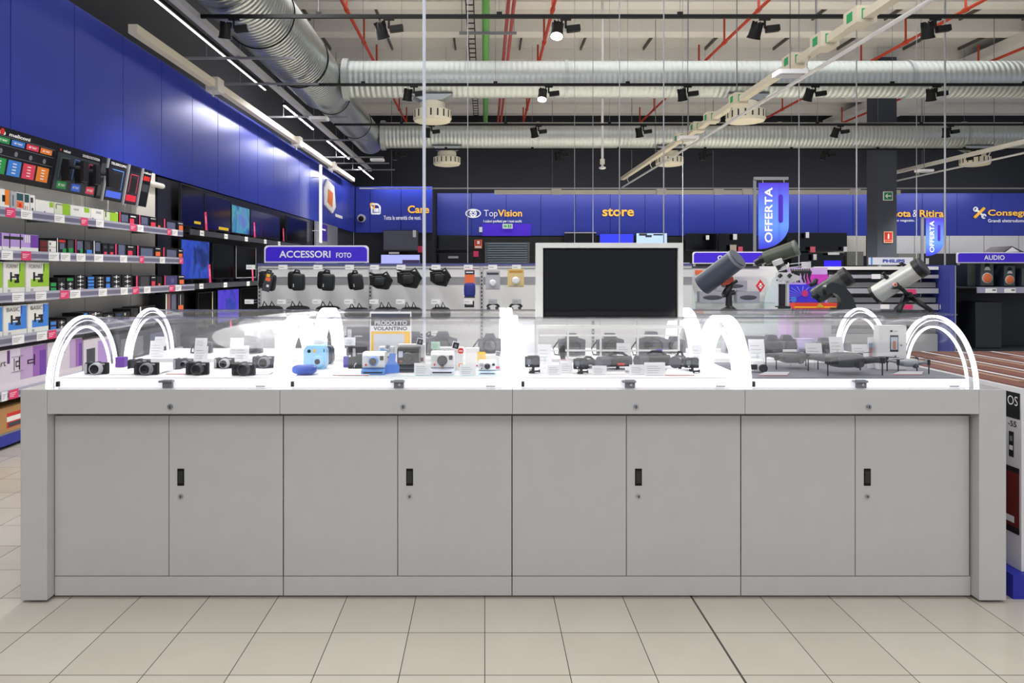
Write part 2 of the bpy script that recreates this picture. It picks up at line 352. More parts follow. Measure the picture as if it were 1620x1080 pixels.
# lighting frame along the left wall
r = root('lighting_gantry', (-3.9, 8, 4.1), 'cream trunking frame with grey cross bars hung beside the blue wall', 'lighting frame')
CREAM = mat((216, 208, 188), .5)
box(-.05, .05, -.04, .05, 13.5, .06, CREAM).build('trunking', r)
box(.66, -6, .10, .74, 12.3, .18, LGREY).build('trunking', r)
for y in (10.5, 15.1, 18.6): m = box(-.09, y-8-.12, -.1, .09, y-8+.12, .1, OFFW); m.box(.0, y-8-.1, -.18, .02, y-8-.08, -.1, OFFW); m.build('junction_box', r)
for y in (9.4, 10.7, 13, 15.3, 17.6, 18.6, 19.8):
    box(-.05, y-8-.015, .062, 1.45, y-8+.015, .092, GREY).build('cross_bar', r)
    MB().cyl((.3, y-8, .092), (.3, y-8, 2.6), .006, GREY, 6).build('suspension_rod', r)
leds = [(4.0, 11.27), (12.3, 14.4), (15.5, 18.2), (19.6, 22.2)]
for i, (a, e) in enumerate(leds):
    r = root('linear_led_lamp', (-3.4, a, 4.25), 'thin glowing LED strip hung beside the blue wall, %s from the front' % ORD[i], 'strip light', 'LED strips along the blue wall')
    box(-.03, 0, -.02, .03, e-a, .02, BLACK).build('housing', r)
    box(-.011, .01, -.030, .011, e-a-.01, -.0205, LEDM if i else LEDD).build('diffuser', r)
    if i:
        lo = area('strip_lamp_light', (-.035, (e-a)/2, -.01), (.03, e-a-.05), 15, (0, 1.0, 0)); lo.parent = r
# right-hand white trunking with junction boxes
def trunk(X, Z, y0, y1, label, boxes, green):
    r = root('lighting_trunking', (X, y0, Z), label, 'trunking')
    box(-.05, 0, -.03, .05, y1-y0, .05, CREAM if green else OFFW).build('tray', r)
    MB().cyl((.0, 0, -.22), (.0, y1-y0, -.22), .022, WHITE, 8).build('conduit', r)
    k = .6
    while k < y1-y0:
        MB().tube([(.0, k, -.21), (-.05, k, -.12), (0, k, -.03)], .01, OFFW, 6).cyl((.07, k, 0), (.07, k, 7-Z-.02), .008, GREY, 6).box(.05, k-.02, -.01, .08, k+.02, .02, GREY).build('hanger', r); k += 2.6
    for bx in boxes:
        m = box(-.11, bx-y0-.13, -.06, .09, bx-y0+.13, .1, CREAM)
        if green: m.box(-.113, bx-y0-.05, -.02, -.1105, bx-y0+.06, .07, GREENL); m.box(-.06, bx-y0-.133, -.03, .04, bx-y0-.1305, .07, GREENL)
        m.build('junction_box', r)
    return r
trunk(3.71, 3.9, 2.5, 19.6, 'white and cream trunking running to the far wall, carrying boxes with green labels', (6.24, 7.17, 7.92, 8.68, 10.6, 11.85, 12.65, 13.7), True)
trunk(11.0, 4.05, 10, 19.5, 'pale trunking crossing high behind the dark column toward the side of the hall', (), False)
r = root('lighting_trunking', (-3.9, 22.6, 3.97), 'pale horizontal trunking in front of the far blue wall', 'trunking')
box(0, 0, 0, 22, .03, .04, LGREY).build('conduit', r)
box(4.2, .3, -.13, 17, .4, .0, mat((220, 216, 205), .5)).build('tray', r)
for x in (6.0, 9.3, 11.1, 12, 15.4): box(x, .22, -.15, x+.3, .298, .02, OFFW).build('junction_box', r)
for x in (1, 6, 11, 16, 21): MB().cyl((x, .015, .04), (x, .015, 3.05), .008, GREY, 6).build('hanger', r)
for px, Y, Z, lab in ((1250, 8.2, 3.66, 'flat white emergency lamp hung under the near end of the trunking'), (1088, 12.2, 3.66, 'flat white emergency lamp hung under the far end of the trunking'), (1462, 16.2, 3.66, 'flat white emergency lamp beyond the dark column'),
                      (505, 12.9, 4.13, 'flat white emergency lamp near the corner of the big silver duct'), (597, 17.5, 4.1, 'flat white emergency lamp under the far end of the wall lighting frame')):
    X = wx(px, Y); m = MB(); m.box(X-.16, Y-.1, Z-.03, X+.16, Y+.1, Z+.02, PAPER); m.box(X-.13, Y-.08, Z-.04, X+.13, Y+.08, Z-.0305, LGREY); m.cyl((X, Y, Z+.02), (X, Y, 6.71 if px > 900 else Z+.08), .006, GREY, 6)
    tag(m.build('emergency_lamp'), lab, 'emergency lamp', 'flat white emergency lamps')
# sprinkler pipes
REDP = mat((190, 62, 34), .5)
for i, q in enumerate((-.53, .26, 1.05, 1.845, 2.42)):
    X = q*4.77; r = root('sprinkler_pipe', (X, 6, 6.2), 'red sprinkler pipe under the ceiling, %s from the blue wall' % ORD[i], 'pipe', 'red sprinkler pipes')
    MB().cyl((0, 0, 0), (0, 19.4, 0), .032, REDP, 10).build('pipe', r)
    for y in (7.3, 9.2, 11.0, 12.8, 15.5, 17.5):
        MB().cyl((0, y-.06, 0), (0, y+.06, 0), .046, REDP, 10).cyl((0, y, 0), (0, y, .51), .022, REDP, 8).build('riser', r)
# service pipes overhead
def longpipe(name, X, Z, rad, m, label, cat='pipe', n=10): return tag(MB().cyl((X, 6, Z), (X, 25.5, Z), rad, m, n).build(name), label, cat)
longpipe('service_pipe', .02, 6.2, .075, mat((110, 175, 95), .6), 'thick pale green pipe high under the ceiling')
longpipe('service_pipe', .42, 6.2, .035, mat((170, 70, 70), .6), 'dusty red service pipe under the ceiling, outer of the twin pipes')
longpipe('service_pipe', .52, 6.2, .035, mat((178, 84, 80), .6), 'dusty red service pipe under the ceiling, close beside its darker twin')
r = root('cable_ladder', (-.27, 6, 6.2), 'black cable ladder running under the ceiling beside the green pipe', 'cable ladder')
for s_ in (-.07, .07): box(s_-.01, 0, -.01, s_+.01, 19.4, .01, BLACK).build('side_rail', r)
for k in range(60): box(-.0595, .32*k, -.008, .0595, .32*k+.03, .008, BLACK).build('rung', r)
for y in (10.5, 14.2, 18): 
    tag(box(-.5, y, 6.05, .62, y+.04, 6.1, GREY).cyl((-.45, y+.02, 6.1), (-.45, y+.02, 7), .006, GREY, 6).cyl((.57, y+.02, 6.1), (.57, y+.02, 7), .006, GREY, 6).build('pipe_hanger'),
        'grey cross hanger carrying the green and red pipes, %s of three' % {10.5: 'front', 14.2: 'middle', 18: 'rear'}[y], 'pipe hanger', 'cross hangers of the service pipes')
# hanging cables
def cable(px, Y, zb, rad, label, m=None, zt=7.0):
    m = m or mat((150, 152, 158), .5); rad *= .75
    tag(MB().cyl((wx(px, Y), Y, zb), (wx(px, Y), Y, zt), rad, m, 8).build('hanging_cable'), label, 'cable', 'cables hanging from the ceiling')
# ================================================================== COUNTER
Y0, YD, ZC = 3.127, 3.18, .919
XE = [-1.8830, -.8817, .1190, 1.1200, 2.1210]
YB = 4.41
COUNT = mat((193, 192, 191), .22, coat=.35, name='counter_white')
DOORM = mat((190, 189, 188), .2, coat=.45, name='door_white')
XP = [(-1.998, -1.884), (2.127, 2.2432)]
for (a, e), lab in zip(XP, ('white end panel of the long counter, on the wall shelf side', 'white end panel of the long counter, beside the stacked television boxes')):
    tag(box(a, Y0, .012, e, YB, ZC, COUNT).build('counter_upright', bevel=.002), lab, 'counter end panel', 'end panels of the display counter')
MODN = ['under the compact cameras', 'under the instant cameras', 'under the action cameras', 'under the drones']
for i in range(4):
    x0, x1 = XE[i]+.0008, XE[i+1]-.0008; xm = (x0+x1)/2
    if i == 3: x1 = 2.126
    r = root('counter_cabinet', (xm, YD, 0), 'glossy white counter cabinet with two doors, %s' % MODN[i], 'cabinet', 'white counter cabinets')
    L = lambda v: v-xm
    m = box(L(x0), .022, .09, L(x1), YB-YD, .80, mat((150, 149, 148), .5)); m.build('carcass', r)
    box(L(x0), Y0-YD, .8135, L(x1), YB-YD, ZC, COUNT).build('worktop', r, .0012)
    box(L(x0)+.001, 0.0, .009, L(x1)-.001, .03, .092, COUNT).build('plinth', r, .001)
    pl = MB(); lx = .03
    pl.M = Matrix.Translation((lx, Y0-YD, .845)); pl.cyl((0, 0, 0), (0, -.004, 0), .0125, CHROME, 18); pl.cyl((0, -.004, 0), (0, -.008, 0), .009, STEEL, 16); pl.box(-.0015, -.0085, -.006, .0015, -.0081, .006, BLACK)
    pl.build('worktop_lock', r)
    for s_ in range(2):
        a = L(x0)+.0015 if s_ == 0 else .0015; e = -.0015 if s_ == 0 else L(XE[i+1])-.0023
        dr = box(a, 0, .0955, e, .018, .7955, DOORM).build('door', r, .0012)
        if s_ == 1:
            h = MB(); hx = a+.036; z0, z1 = wz(768, YD), wz(741, YD)
            h.box(hx, -.002, z0, hx+.030, .002, z1, BLACK); h.box(hx+.004, -.004, z0+.012, hx+.026, -.0022, z1-.01, mat((30, 32, 34), .3)); h.build('handle', dr, .001)
            k = MB(); kz = wz(785, YD); k.cyl((hx+.015, 0, kz), (hx+.015, -.003, kz), .0125, CHROME, 18); k.cyl((hx+.015, -.003, kz), (hx+.015, -.006, kz), .008, STEEL, 14); k.box(hx+.0135, -.0064, kz-.005, hx+.0165, -.0061, kz+.005, BLACK); k.build('lock', dr)
    for fx in (-.38, .40):
        for fy in (.06, 1.1): MB().lathe([(.022, 0), (.022, .006), (.010, .009), (.008, .089)], STEEL, c=(fx, fy, 0), n=14).build('foot', r)

def arc(cy, z0, a, b, n=36, e=1.0): return [(cy-a*math.copysign(abs(math.cos(PI*k/n))**e, math.cos(PI*k/n)), z0+b*math.sin(PI*k/n)**e) for k in range(n+1)]
FLOORW = mat((238, 238, 240), .45); STRIP = mat((250, 250, 252), .4, 0, .3)  # STRIP: front tray white with a weak emission in it
ARCH_GLARE = mat((250, 252, 255), .5, 0, .55); MATG = mat((110, 112, 120), .6)
RIMM = mat((250, 252, 255), .5, 0, 1.05)
DOMN = [('compact cameras', 'front'), ('instant cameras', 'front'), ('action cameras', 'front'), ('drones', 'front')]
def dome(i, rear):
    cy = 3.43 if not rear else 4.105
    x0, x1 = XE[i], XE[i+1]; xa = x0-.013 if i == 0 else x0+.004; xb = x1+.012 if i == 3 else x1-.004
    xm = (x0+x1)/2
    lab = 'lit clear acrylic dome on the counter, %s row, over the %s' % (('front', DOMN[i][0]) if not rear else ('rear', ['dark lenses and cards', 'black film cameras', 'video cameras', 'microscope accessories'][i]))
    r = root('display_dome', (xm, cy, ZC), lab, 'display case', 'clear domes on the counter')
    w0, w1 = xa-xm, xb-xm
    t_ = box(w0+.036, -.265, .001, w1-.036, .265, .040, STRIP if not rear else FLOORW); t_.box(w0+.036, -.262, .0405, w1-.036, .262, .0455, MATG if (i == 3 and not rear) else FLOORW)
    t_.build('display_tray', r, .001)
    o = arc(0, .001, .286, .292); n_ = arc(0, .001, .282, .288)
    MB().band(o, n_, 'x', w0+.034, w1-.034, ACR).build('clear_cover', r)
    for s_ in (0, 1):
        end = (i == 0 and s_ == 0) or (i == 3 and s_ == 1); tw = .017 if end else .029
        a, e = (w0, w0+tw) if s_ == 0 else (w1-tw, w1)
        ar = MB().band(arc(0, .001, .294, .300), arc(0, .001, .283, .289), 'x', a, e, RIMM).build('light_arch', r)
        c_ = (a+e)/2
        if end:
            MB().band(arc(0, .001, .282, .288), arc(0, .001, .234, .250), 'x', c_-.004, c_+.004, ACR2).band(arc(0, .001, .270, .277), arc(0, .001, .2665, .2735), 'x', c_+.005, c_+.008, RIMM).build('clear_plate', ar)
            MB().band(arc(0, .001, .233, .249), arc(0, .001, .224, .240), 'x', c_-.005, c_+.005, RIMM).build('inner_light', ar)
        else:
            MB().band(arc(0, .001, .282, .288), arc(0, .001, .228, .242), 'x', a+.002, e-.002, ACR3).build('glare_plate', ar)  # white haze in this plate stands in for glare between the arches
            MB().band(arc(0, .001, .227, .241), arc(0, .001, .214, .228), 'x', a+.007, e-.007, RIMM).build('inner_light', ar)
    if not rear:
        m = box(-.012, -.288, .003, .030, -.272, .038, GREY); m.box(-.026, -.296, .028, .034, -.270, .036, STEEL); m.cyl((.012, -.289, .018), (.012, -.293, .018), .006, CHROME, 12); m.build('latch', r, .001)
        box(w0+.036, -.280, .008, w0+.048, -.268, .030, BLACK).build('hinge', r)
        box(w1-.11, -.270, .006, w1-.07, -.267, .011, LGREY).build('maker_plate', r)
for i in range(4): dome(i, False); dome(i, True)
ZF = ZC+.0455           # display surface

# ---- television housing between the domes
r = root('framed_television', (0, 3.74, ZC), 'black television in a white frame standing on the counter between the domes', 'television')
a, e = wx(848, 3.74), wx(1081, 3.74); zt = wz(384, 3.74)-ZC; zb = wz(507, 3.74)-ZC
FRM = mat((226, 226, 222), .4)
m = box(a, 0, zb, a+.036, .05, zt, FRM); m.box(e-.026, 0, zb, e, .05, zt, FRM); m.box(a+.036, 0, zt-.026, e-.026, .05, zt, FRM); m.box(a+.036, 0, zb, e-.026, .05, zb+.012, FRM); m.box(a+.036, .04, zb+.012, e-.026, .05, zt-.026, FRM); m.build('frame', r, .001)
box(a+.038, .02, zb+.014, e-.028, .036, zt-.028, BLACK).build('bezel', r)
box(a+.045, .0165, zb+.022, e-.035, .0195, zt-.036, SCREEN).build('screen', r)
m = MB()
for px in (846, 898, 950, 1009, 1074): 
    wdt = .02 if px == 846 else .008; x = wx(px, 3.74); m.box(x, .012, .002, x+wdt, .030, zb-.001, FRM)
for py in (518, 531, 555): z = wz(py, 3.74)-ZC; m.box(a+.02, .013, z-.004, e-.02, .029, z+.004, FRM)
z = wz(518, 3.74)-ZC; m.box(a, .004, z-.006, e, .045, z+.01, FRM)
m.build('support_grid', r)
m = box(wx(813, 3.74), .002, .002, wx(846, 3.74), .012, wz(508, 3.74)-ZC, PAPER); m.build('side_card', r)
# ---- flyer stand
r = root('flyer_stand', (wx(618, 3.735), 3.735, ZC), 'grey and yellow flyer stand between the domes behind the instant cameras', 'sign')
w = .106
m = box(-w, 0, .002, w, .006, wz(493, 3.735)-ZC, PAPER)
zz = lambda py: wz(py, 3.735)-ZC
m.box(-w+.006, -.002, zz(515), w-.006, -.0005, zz(496), mat((72, 76, 88), .5)); m.box(-w+.006, -.0015, zz(560), w-.006, -.0005, zz(524), YELLOW); m.box(-w+.02, -.0025, zz(560), w-.035, -.0016, zz(528), mat((205, 208, 215), .5))
m.text('PRODOTTO', -.082, zz(514), .085, zz(507), -.003, PAPER, .03); m.text('VOLANTINO', -.088, zz(522.5), .085, zz(516.5), -.001, mat((50, 50, 55), .5), .03)
m.text('IN VOLANTINO', -.07, zz(501.5), .07, zz(498.5), -.003, PAPER, .02) if False else None
m.build('printed_card', r)
box(-w, -.0, 0, w, .03, .0018, PLAIN).build('foot', r)
# ---- white power pole
r = root('power_pole', (wx(671, 3.775), 3.775, ZC), 'slim white power pole rising from the counter to the ceiling', 'power pole')
MB().cyl((0, 0, .01), (0, 0, 7-ZC), .0085, mat((205, 210, 222), .3), 12).build('tube', r); MB().cyl((0, 0, .001), (0, 0, .01), .016, WHITE, 12).build('collar', r)

# ---- things shown in the domes
def price_card(px0, py0, px1, py1, Y, label, tilt=-.2, m=PAPER, lines=True):
    x0, x1 = wx(px0, Y), wx(px1, Y); z0, z1 = wz(py1, Y), wz(py0, Y); w = (x1-x0)/2; h = z1-z0
    r = root('price_card', ((x0+x1)/2, Y, max(z0, ZF+.001)), label, 'price card', 'price cards in the domes')
    b = MB(); b.M = Matrix.Rotation(tilt, 4, 'X'); b.box(-w, -.0008, .002, w, .0008, h+.002, m); b.build('card', r)
    g = MB(); g.M = b.M
    if lines:
        for k in range(4): g.box(-w*.75, -.0012, h*(.2+.17*k), w*(.3+.12*(k % 3)), -.0009, h*(.2+.17*k)+.0022, LGREY)
        g.build('print', r)
    if z0 > ZF+.01: box(-.004, .001+.2*0, -(z0-ZF)+.002, .004, .003, .004+h*.3, PLAIN).build('stand', r)
    else: box(-w*.8, .002, 0, w*.8, .03, .0015, PLAIN).build('stand', r)
def compact(px0, py0, px1, py1, label, lens=.35, ringm=STEEL, bodym=BLACK, D=None, gripm=None, lx=.12, rz=0):
    D = D or (H-ZF)*F/(py1-CY); x0, x1 = wx(px0, D), wx(px1, D); w = x1-x0; h = wz(py0, D)-wz(py1, D); w2 = w/2
    r = root('compact_camera', ((x0+x1)/2, D+.012, max(ZF, wz(py1, D)) if D else ZF), label, 'camera', 'compact cameras', rz=rz)
    r.location.z = ZF+.0005
    box(-w2, 0, 0, w2, .026, h*.93, bodym).build('body', r, .004)
    m = box(-w2*.1, .002, h*.93, w2*.25, .024, h, bodym); m.build('top_plate', r, .002)
    R_ = h*lens; cx = w2*lx
    l = MB(); l.lathe([(R_*1.12, 0), (R_*1.12, -.008), (R_, -.010), (R_, -.022), (R_*.82, -.024)], ringm, c=(cx, 0, h*.46), ax='y', n=28); lo = l.build('lens', r)
    MB().lathe([(R_*.8, -.0242), (R_*.55, -.0245), (R_*.3, -.026)], SCREEN, c=(cx, 0, h*.46), ax='y', n=24).build('glass', lo)
    box(-w2*.98, -.006, h*.05, -w2*.72, -.0005, h*.85, gripm or RUBBER).build('grip', r, .003)
    m = MB().cyl((-w2*.55, .013, h*.93), (-w2*.55, .013, h), .006, STEEL, 12); m.build('shutter_button', r)
    m = box(w2*.45, -.001, h*.76, w2*.8, -.0001, h*.88, LGREY); m.build('flash', r)
compact(131, 573, 167, 592.5, 'compact camera with big pale silver lens at the end of the counter', .46, LGREY, gripm=LGREY)
compact(210, 573, 247, 593.5, 'black compact camera with dark lens standing before another black camera', .44, GREY)
compact(200, 568, 233, 586, 'grey faced compact camera half hidden behind a black one', .3, GREY, mat((70, 66, 76), .4))
compact(292, 573, 327, 593.5, 'black compact camera under the tallest pair of white price cards', .42, mat((60, 58, 62), .3))
compact(272, 567, 305, 584.5, 'two tone black and silver compact camera, partly covered by a black camera', .3, GREY, mat((96, 96, 106), .4), gripm=LGREY)
compact(365, 573, 401, 594.5, 'black compact camera with square stance and ringed lens in front of folded paper', .42, mat((50, 50, 54), .3))
compact(337, 566, 368, 583, 'black compact camera with pale zoom ring between two pairs of cards', .42, LGREY, gripm=LGREY)
compact(398, 563, 432, 582.5, 'black compact camera with bluish lens close to the bright arch', .42, GREY, mat((34, 34, 50), .4))
CD = [(306, 548, 328, 572, 3.36, 'printed white price card standing above the black compact camera'), (308, 535, 327, 552, 3.60, 'plain white price card behind the printed one, compact camera case'),
      (371, 547, 393, 572, 3.36, 'printed white price card above the square black compact camera'), (363, 535, 384, 565, 3.60, 'leaning white price card farther back in the compact camera case'),
      (433, 535, 450, 580, 3.62, 'tall white price card next to the first inner bright arch'), (244, 533, 262, 548, 4.0, 'small white card in the rear dome near the end arch'),
      (236, 550, 258, 575, 3.92, 'cream white card in the rear dome near the end arch'), (1186, 537, 1211, 572, 3.40, 'tall white price card standing over the white headed gadget'),
      (1276, 543, 1302, 571, 3.42, 'grey price card between the two dark drones'), (1314, 533, 1336, 565, 3.55, 'white price card rising behind the larger drone'), (1349, 545, 1374, 568, 3.5, 'translucent grey price card behind the larger drone, near the phone box'),
      (493, 536, 518, 548, 3.6, 'small white card left of the black film camera, under the second arch') , (545, 534, 562, 547, 3.58, 'small white card beside the tall black film camera'),
      (851, 545, 873, 577, 3.45, 'white price card behind the first action camera'), (886, 573, 905, 592, 3.30, 'white price card before the pink rimmed watch'), (866, 579, 889, 594, 3.24, 'pale lilac edged price card between two action cameras'),
      (976, 543, 999, 565, 3.5, 'white price card behind the red labelled camcorder'), (937, 580, 960, 594, 3.24, 'lilac edged price card in front of the open camcorder'), (996, 579, 1022, 594, 3.25, 'pale grey price card right of the mounted camcorder'),
      (1020, 574, 1053, 594, 3.22, 'large white price card laid before the dark video camera'), (1096, 546, 1112, 575, 3.6, 'grey striped price card beside the third bright arch'), (1240, 553, 1262, 575, 3.5, 'white price card behind the smaller drone'),
      (655, 575, 681, 594, 3.22, 'silver grey price card between black and cream instant cameras'), (727, 577, 753, 594, 3.22, 'silver grey price card beside the smallest instant camera')]
for c_ in CD: price_card(*c_)
for px, py, w, dd, lab, edge in ((222, 592, .16, .11, 'white slanted card holder lying beside the pair of black compacts', None), (283, 592, .12, .1, 'white card holder with a red edge below the compact cameras', RED), (395, 593, .16, .1, 'curled white paper by the inner arch of the compact camera case', None),
                                 (190, 593, .10, .12, 'white slanted card holder next to the silver lens compact', None), (555, 594, .16, .12, 'white card with red edge in front of the film camera', RED), (965, 592, .14, .12, 'white acrylic plinth under the red labelled camcorder', None),
                                 (1075, 594, .13, .12, 'white card with a red edge before the last action camera', RED), (1222, 594, .13, .02, 'red edged strip at the front of the drone case', RED), (1435, 593, .13, .02, 'red edged strip below the small drone at the counter end', RED)):
    Y = (H-ZF)*F/(py-CY); X = wx(px, Y); m = MB()
    m.add([(X-w/2, Y, ZF+.001), (X+w/2, Y, ZF+.001), (X+w/2+.02, Y+dd, ZF+.012), (X-w/2+.04, Y+dd, ZF+.012), (X-w/2, Y, ZF+.003), (X+w/2, Y, ZF+.003), (X+w/2+.02, Y+dd, ZF+.014), (X-w/2+.04, Y+dd, ZF+.014)],
          [(0,1,2,3),(4,5,6,7),(0,1,5,4),(1,2,6,5),(2,3,7,6),(3,0,4,7)], PAPER if dd > .03 else LGREY)
    if edge: m.box(X-w/2, Y-.001, ZF+.001, X+w/2, Y-.0002, ZF+.003, edge)
    tag(m.build('card_holder'), lab, 'card holder')
m = box(wx(182, 3.5), 3.5, ZF+.001, wx(196, 3.5), 3.54, wz(565, 3.5), PURPLE); tag(m.build('ink_pack', bevel=.002), 'small purple box between the first two dome arches', 'box')
m = box(wx(543, 3.5), 3.5, ZF+.001, wx(551, 3.5), 3.53, wz(564, 3.5), mat((70, 60, 170), .4)); tag(m.build('film_pack', bevel=.002), 'tiny violet box beside the tall film camera', 'box')

def instant(px0, py0, px1, py1, D, body, base, label, style):
    x0, x1 = wx(px0, D), wx(px1, D); w2 = (x1-x0)/2; h = wz(py0, D)-wz(py1, D)
    r = root('instant_camera', ((x0+x1)/2, D, ZF+.0005), label, 'camera', 'instant cameras', rz=style.get('rz', 0))
    if style.get('mini'):
        b_ = MB(); b_.ext([(-w2*.8, 0), (w2*.8, 0), (w2, h*.2), (w2, h*.8), (w2*.75, h), (-w2*.75, h), (-w2, h*.8), (-w2, h*.2)], 'y', 0, .055, body); b_.build('body', r, .006)
        MB().lathe([(w2*.56, 0), (w2*.52, -.014), (w2*.3, -.018)], body, c=(w2*.3, 0, h*.33), ax='y').build('lens_barrel', r)
        MB().lathe([(w2*.24, -.0182), (w2*.2, -.022), (w2*.1, -.022)], BLACK, c=(w2*.3, 0, h*.33), ax='y').build('lens', r)
        MB().lathe([(.008, 0), (.008, -.002), (.003, -.002)], BLACK, c=(-w2*.5, 0, h*.76), ax='y').build('viewfinder', r)
        box(-w2*.15, -.001, h*.7, w2*.05, 0, h*.84, YELLOW).build('flash', r)
        box(w2*.78, -.001, h*.72, w2*.84, 0, h*.86, BLACK).build('trim', r)
        return
    MB().ext([(0, h*.28), (-.012, h*.32), (-.012, h*.86), (.0, h), (.07, h), (.085, h*.28)], 'x', -w2*.96, w2*.96, body).build('body', r, .004)
    MB().ext([(-.03, 0), (-.03, h*.2), (-.005, h*.275), (.085, h*.275), (.085, 0)], 'x', -w2, w2, base).build('film_housing', r, .003)
    box(-w2*.8, -.032, h*.085, w2*.8, -.0305, h*.135, BLACK).build('film_slot', r)
    cx = style.get('cx', 0); R_ = h*.21; zc = h*.63
    l = MB().lathe([(R_*1.1, -.0122), (R_*1.05, -.022), (R_*.8, -.03)], style['ring'], c=(cx, 0, zc), ax='y', n=26).build('lens_barrel', r)
    MB().lathe([(R_*.78, -.0302), (R_*.45, -.028), (R_*.2, -.031)], GLASS, c=(cx, 0, zc), ax='y', n=20).build('lens', l)
    box(w2*.55, -.0145, h*.66, w2*.85, -.0122, h*.86, BLACK).build('viewfinder', r, .001)
    box(-w2*.85, -.0145, h*.62, -w2*.45, -.0122, h*.88, style['flash']).build('flash', r, .001)
    MB().cyl((-w2*.64, -.012, h*.45), (-w2*.64, -.017, h*.45), h*.05, style['btn'], 14).build('shutter_button', r)
    if style.get('stripe'):
        s_ = MB()
        for k, c_ in enumerate((RED, ORANGE, YELLOW, GREEN, SKYB)): s_.box(cx-.006+.0024*k, -.0145, h*.29, cx-.006+.0024*(k+1), -.0122, h*.5, c_)
        s_.build('rainbow_stripe', r)
CREAMP = mat((226, 226, 226), .4); LBL = mat((150, 205, 240), .35); MBL = mat((95, 145, 215), .4)
instant(480, 546, 516, 583, 3.44, LBL, LBL, 'light blue rounded instant camera beside the second arch', dict(mini=1))
instant(497, 542, 526, 570, 3.62, mat((60, 62, 78), .4), BLACK, 'charcoal rounded instant camera behind the light blue one', dict(mini=1))
instant(573, 561, 610, 595, 3.27, CREAMP, MBL, 'white instant camera with blue base and blue lens ring', dict(ring=MBL, flash=mat((215, 220, 228), .3), btn=RED))
instant(628, 552, 664, 589, 3.35, mat((34, 36, 40), .35), mat((60, 60, 72), .4), 'black instant camera with a red button in front of its white box', dict(ring=mat((20, 30, 30), .3), flash=mat((215, 218, 235), .2), btn=RED))
instant(681, 559, 719, 594, 3.27, CREAMP, mat((225, 230, 245), .4), 'white instant camera with rainbow stripe and large black lens', dict(ring=BLACK, flash=mat((200, 215, 205), .2), btn=RED, stripe=1))
instant(757, 573, 785, 593, 3.28, CREAMP, mat((205, 225, 240), .4), 'smallest white instant camera standing beside the yellow card', dict(ring=BLACK, flash=LGREY, btn=BLACK))
m = MB().ell((0, 0, .022), (.055, .04, .0215), mat((48, 78, 170), .35), 20, .7); o = m.build('camera_pouch'); o.location = (wx(481, 3.25), 3.26, ZF+.001); tag(o, 'dark blue rounded pouch lying in front of the light blue instant camera', 'pouch')
m = MB(); Yr = 3.24
m.ext([(wx(604, Yr), ZF+.001), (wx(630, Yr), ZF+.006), (wx(631, Yr), wz(581, Yr)), (wx(624, Yr), wz(572, Yr)), (wx(625, Yr), wz(560, Yr)), (wx(615, Yr), wz(560, Yr)), (wx(612, Yr), wz(572, Yr)), (wx(604, Yr), wz(588, Yr))], 'y', Yr+.03, Yr+.034, mat((80, 130, 220), .5))
tag(m.build('camera_strap'), 'folded blue strap beside the white and blue instant camera', 'strap')
# film cameras
def filmcam(px0, py0, px1, py1, D, label):
    x0, x1 = wx(px0, D), wx(px1, D); w2 = (x1-x0)/2; h = wz(py0, D)-ZF-.001
    r = root('film_camera', ((x0+x1)/2, D, ZF+.001), label, 'camera', 'black film cameras')
    box(-w2, 0, 0, w2, .05, h, mat((40, 42, 50), .4)).build('body', r, .003)
    s_ = MB(); s_.band([(w2*.75*math.cos(a), h*.06+w2*.75*math.sin(a)) for a in [k*PI/14 for k in range(15)]], [(w2*.68*math.cos(a), h*.06+w2*.68*math.sin(a)) for a in [k*PI/14 for k in range(15)]], 'y', -.003, -.0002, PAPER); s_.build('dial_line', r)
    box(-w2*.9, -.002, h*.55, -w2*.55, -.0002, h*.92, LGREY).build('viewfinder', r); box(-w2*.3, -.002, h*.66, w2*.4, -.0002, h*.7, LGREY).build('badge', r)
    MB().lathe([(w2*.5, -.0002), (w2*.45, -.012), (w2*.2, -.012)], BLACK, c=(w2*.1, 0, h*.3), ax='y').build('lens', r)
filmcam(557, 548, 581, 580, 3.45, 'black upright film camera with pale half circle dial')
filmcam(548, 517, 584, 550, 3.97, 'tall dark film camera behind the half circle dial one')
m = box(wx(551, 3.45), 3.45, ZF+.001, wx(556, 3.45), 3.5, wz(548, 3.45), mat((30, 30, 36), .4)); m.cyl((wx(553.5, 3.45), 3.45, wz(563, 3.45)), (wx(553.5, 3.45), 3.447, wz(563, 3.45)), .005, PAPER, 12); tag(m.build('film_holder'), 'narrow black case with a round white mark beside the film camera', 'case')
# boxes behind the instant cameras with printed pictures
def pbox(px0, py0, px1, D, label, panels_, d=.06, base=None, z0=None):
    x0, x1 = wx(px0, D), wx(px1, D); zb = (z0 if z0 is not None else ZF+.001); h = wz(py0, D)-zb; w = x1-x0
    m = MB(); m.M = Matrix.Translation((x0, D, zb)); m.box(0, 0, 0, w, d, h, base or CREAMP)
    for k, (u0, v0, u1, v1, c_) in enumerate(panels_): m.box(u0*w, -.0008-.0002*k, v0*h, u1*w, -.0003, v1*h, c_)
    return tag(m.build('camera_box', bevel=0), label, 'box', 'camera boxes in the domes')
pbox(599, 549, 622, 3.42, 'white box with grey dots behind the white and blue instant camera', ((.2, .5, .3, .6, GREY), (.42, .5, .48, .62, GREY), (.6, .5, .7, .6, BLACK), (.1, .8, .8, .95, mat((150, 190, 230), .5))))
pbox(629, 545, 672, 3.46, 'white box with black icons behind the black instant camera', ((.15, .8, .2, .88, BLACK), (.3, .8, .33, .88, BLACK), (.42, .8, .48, .88, BLACK), (.55, .8, .6, .88, BLACK), (.05, .03, .6, .12, ORANGE), (.8, .3, .95, .45, DRED)))
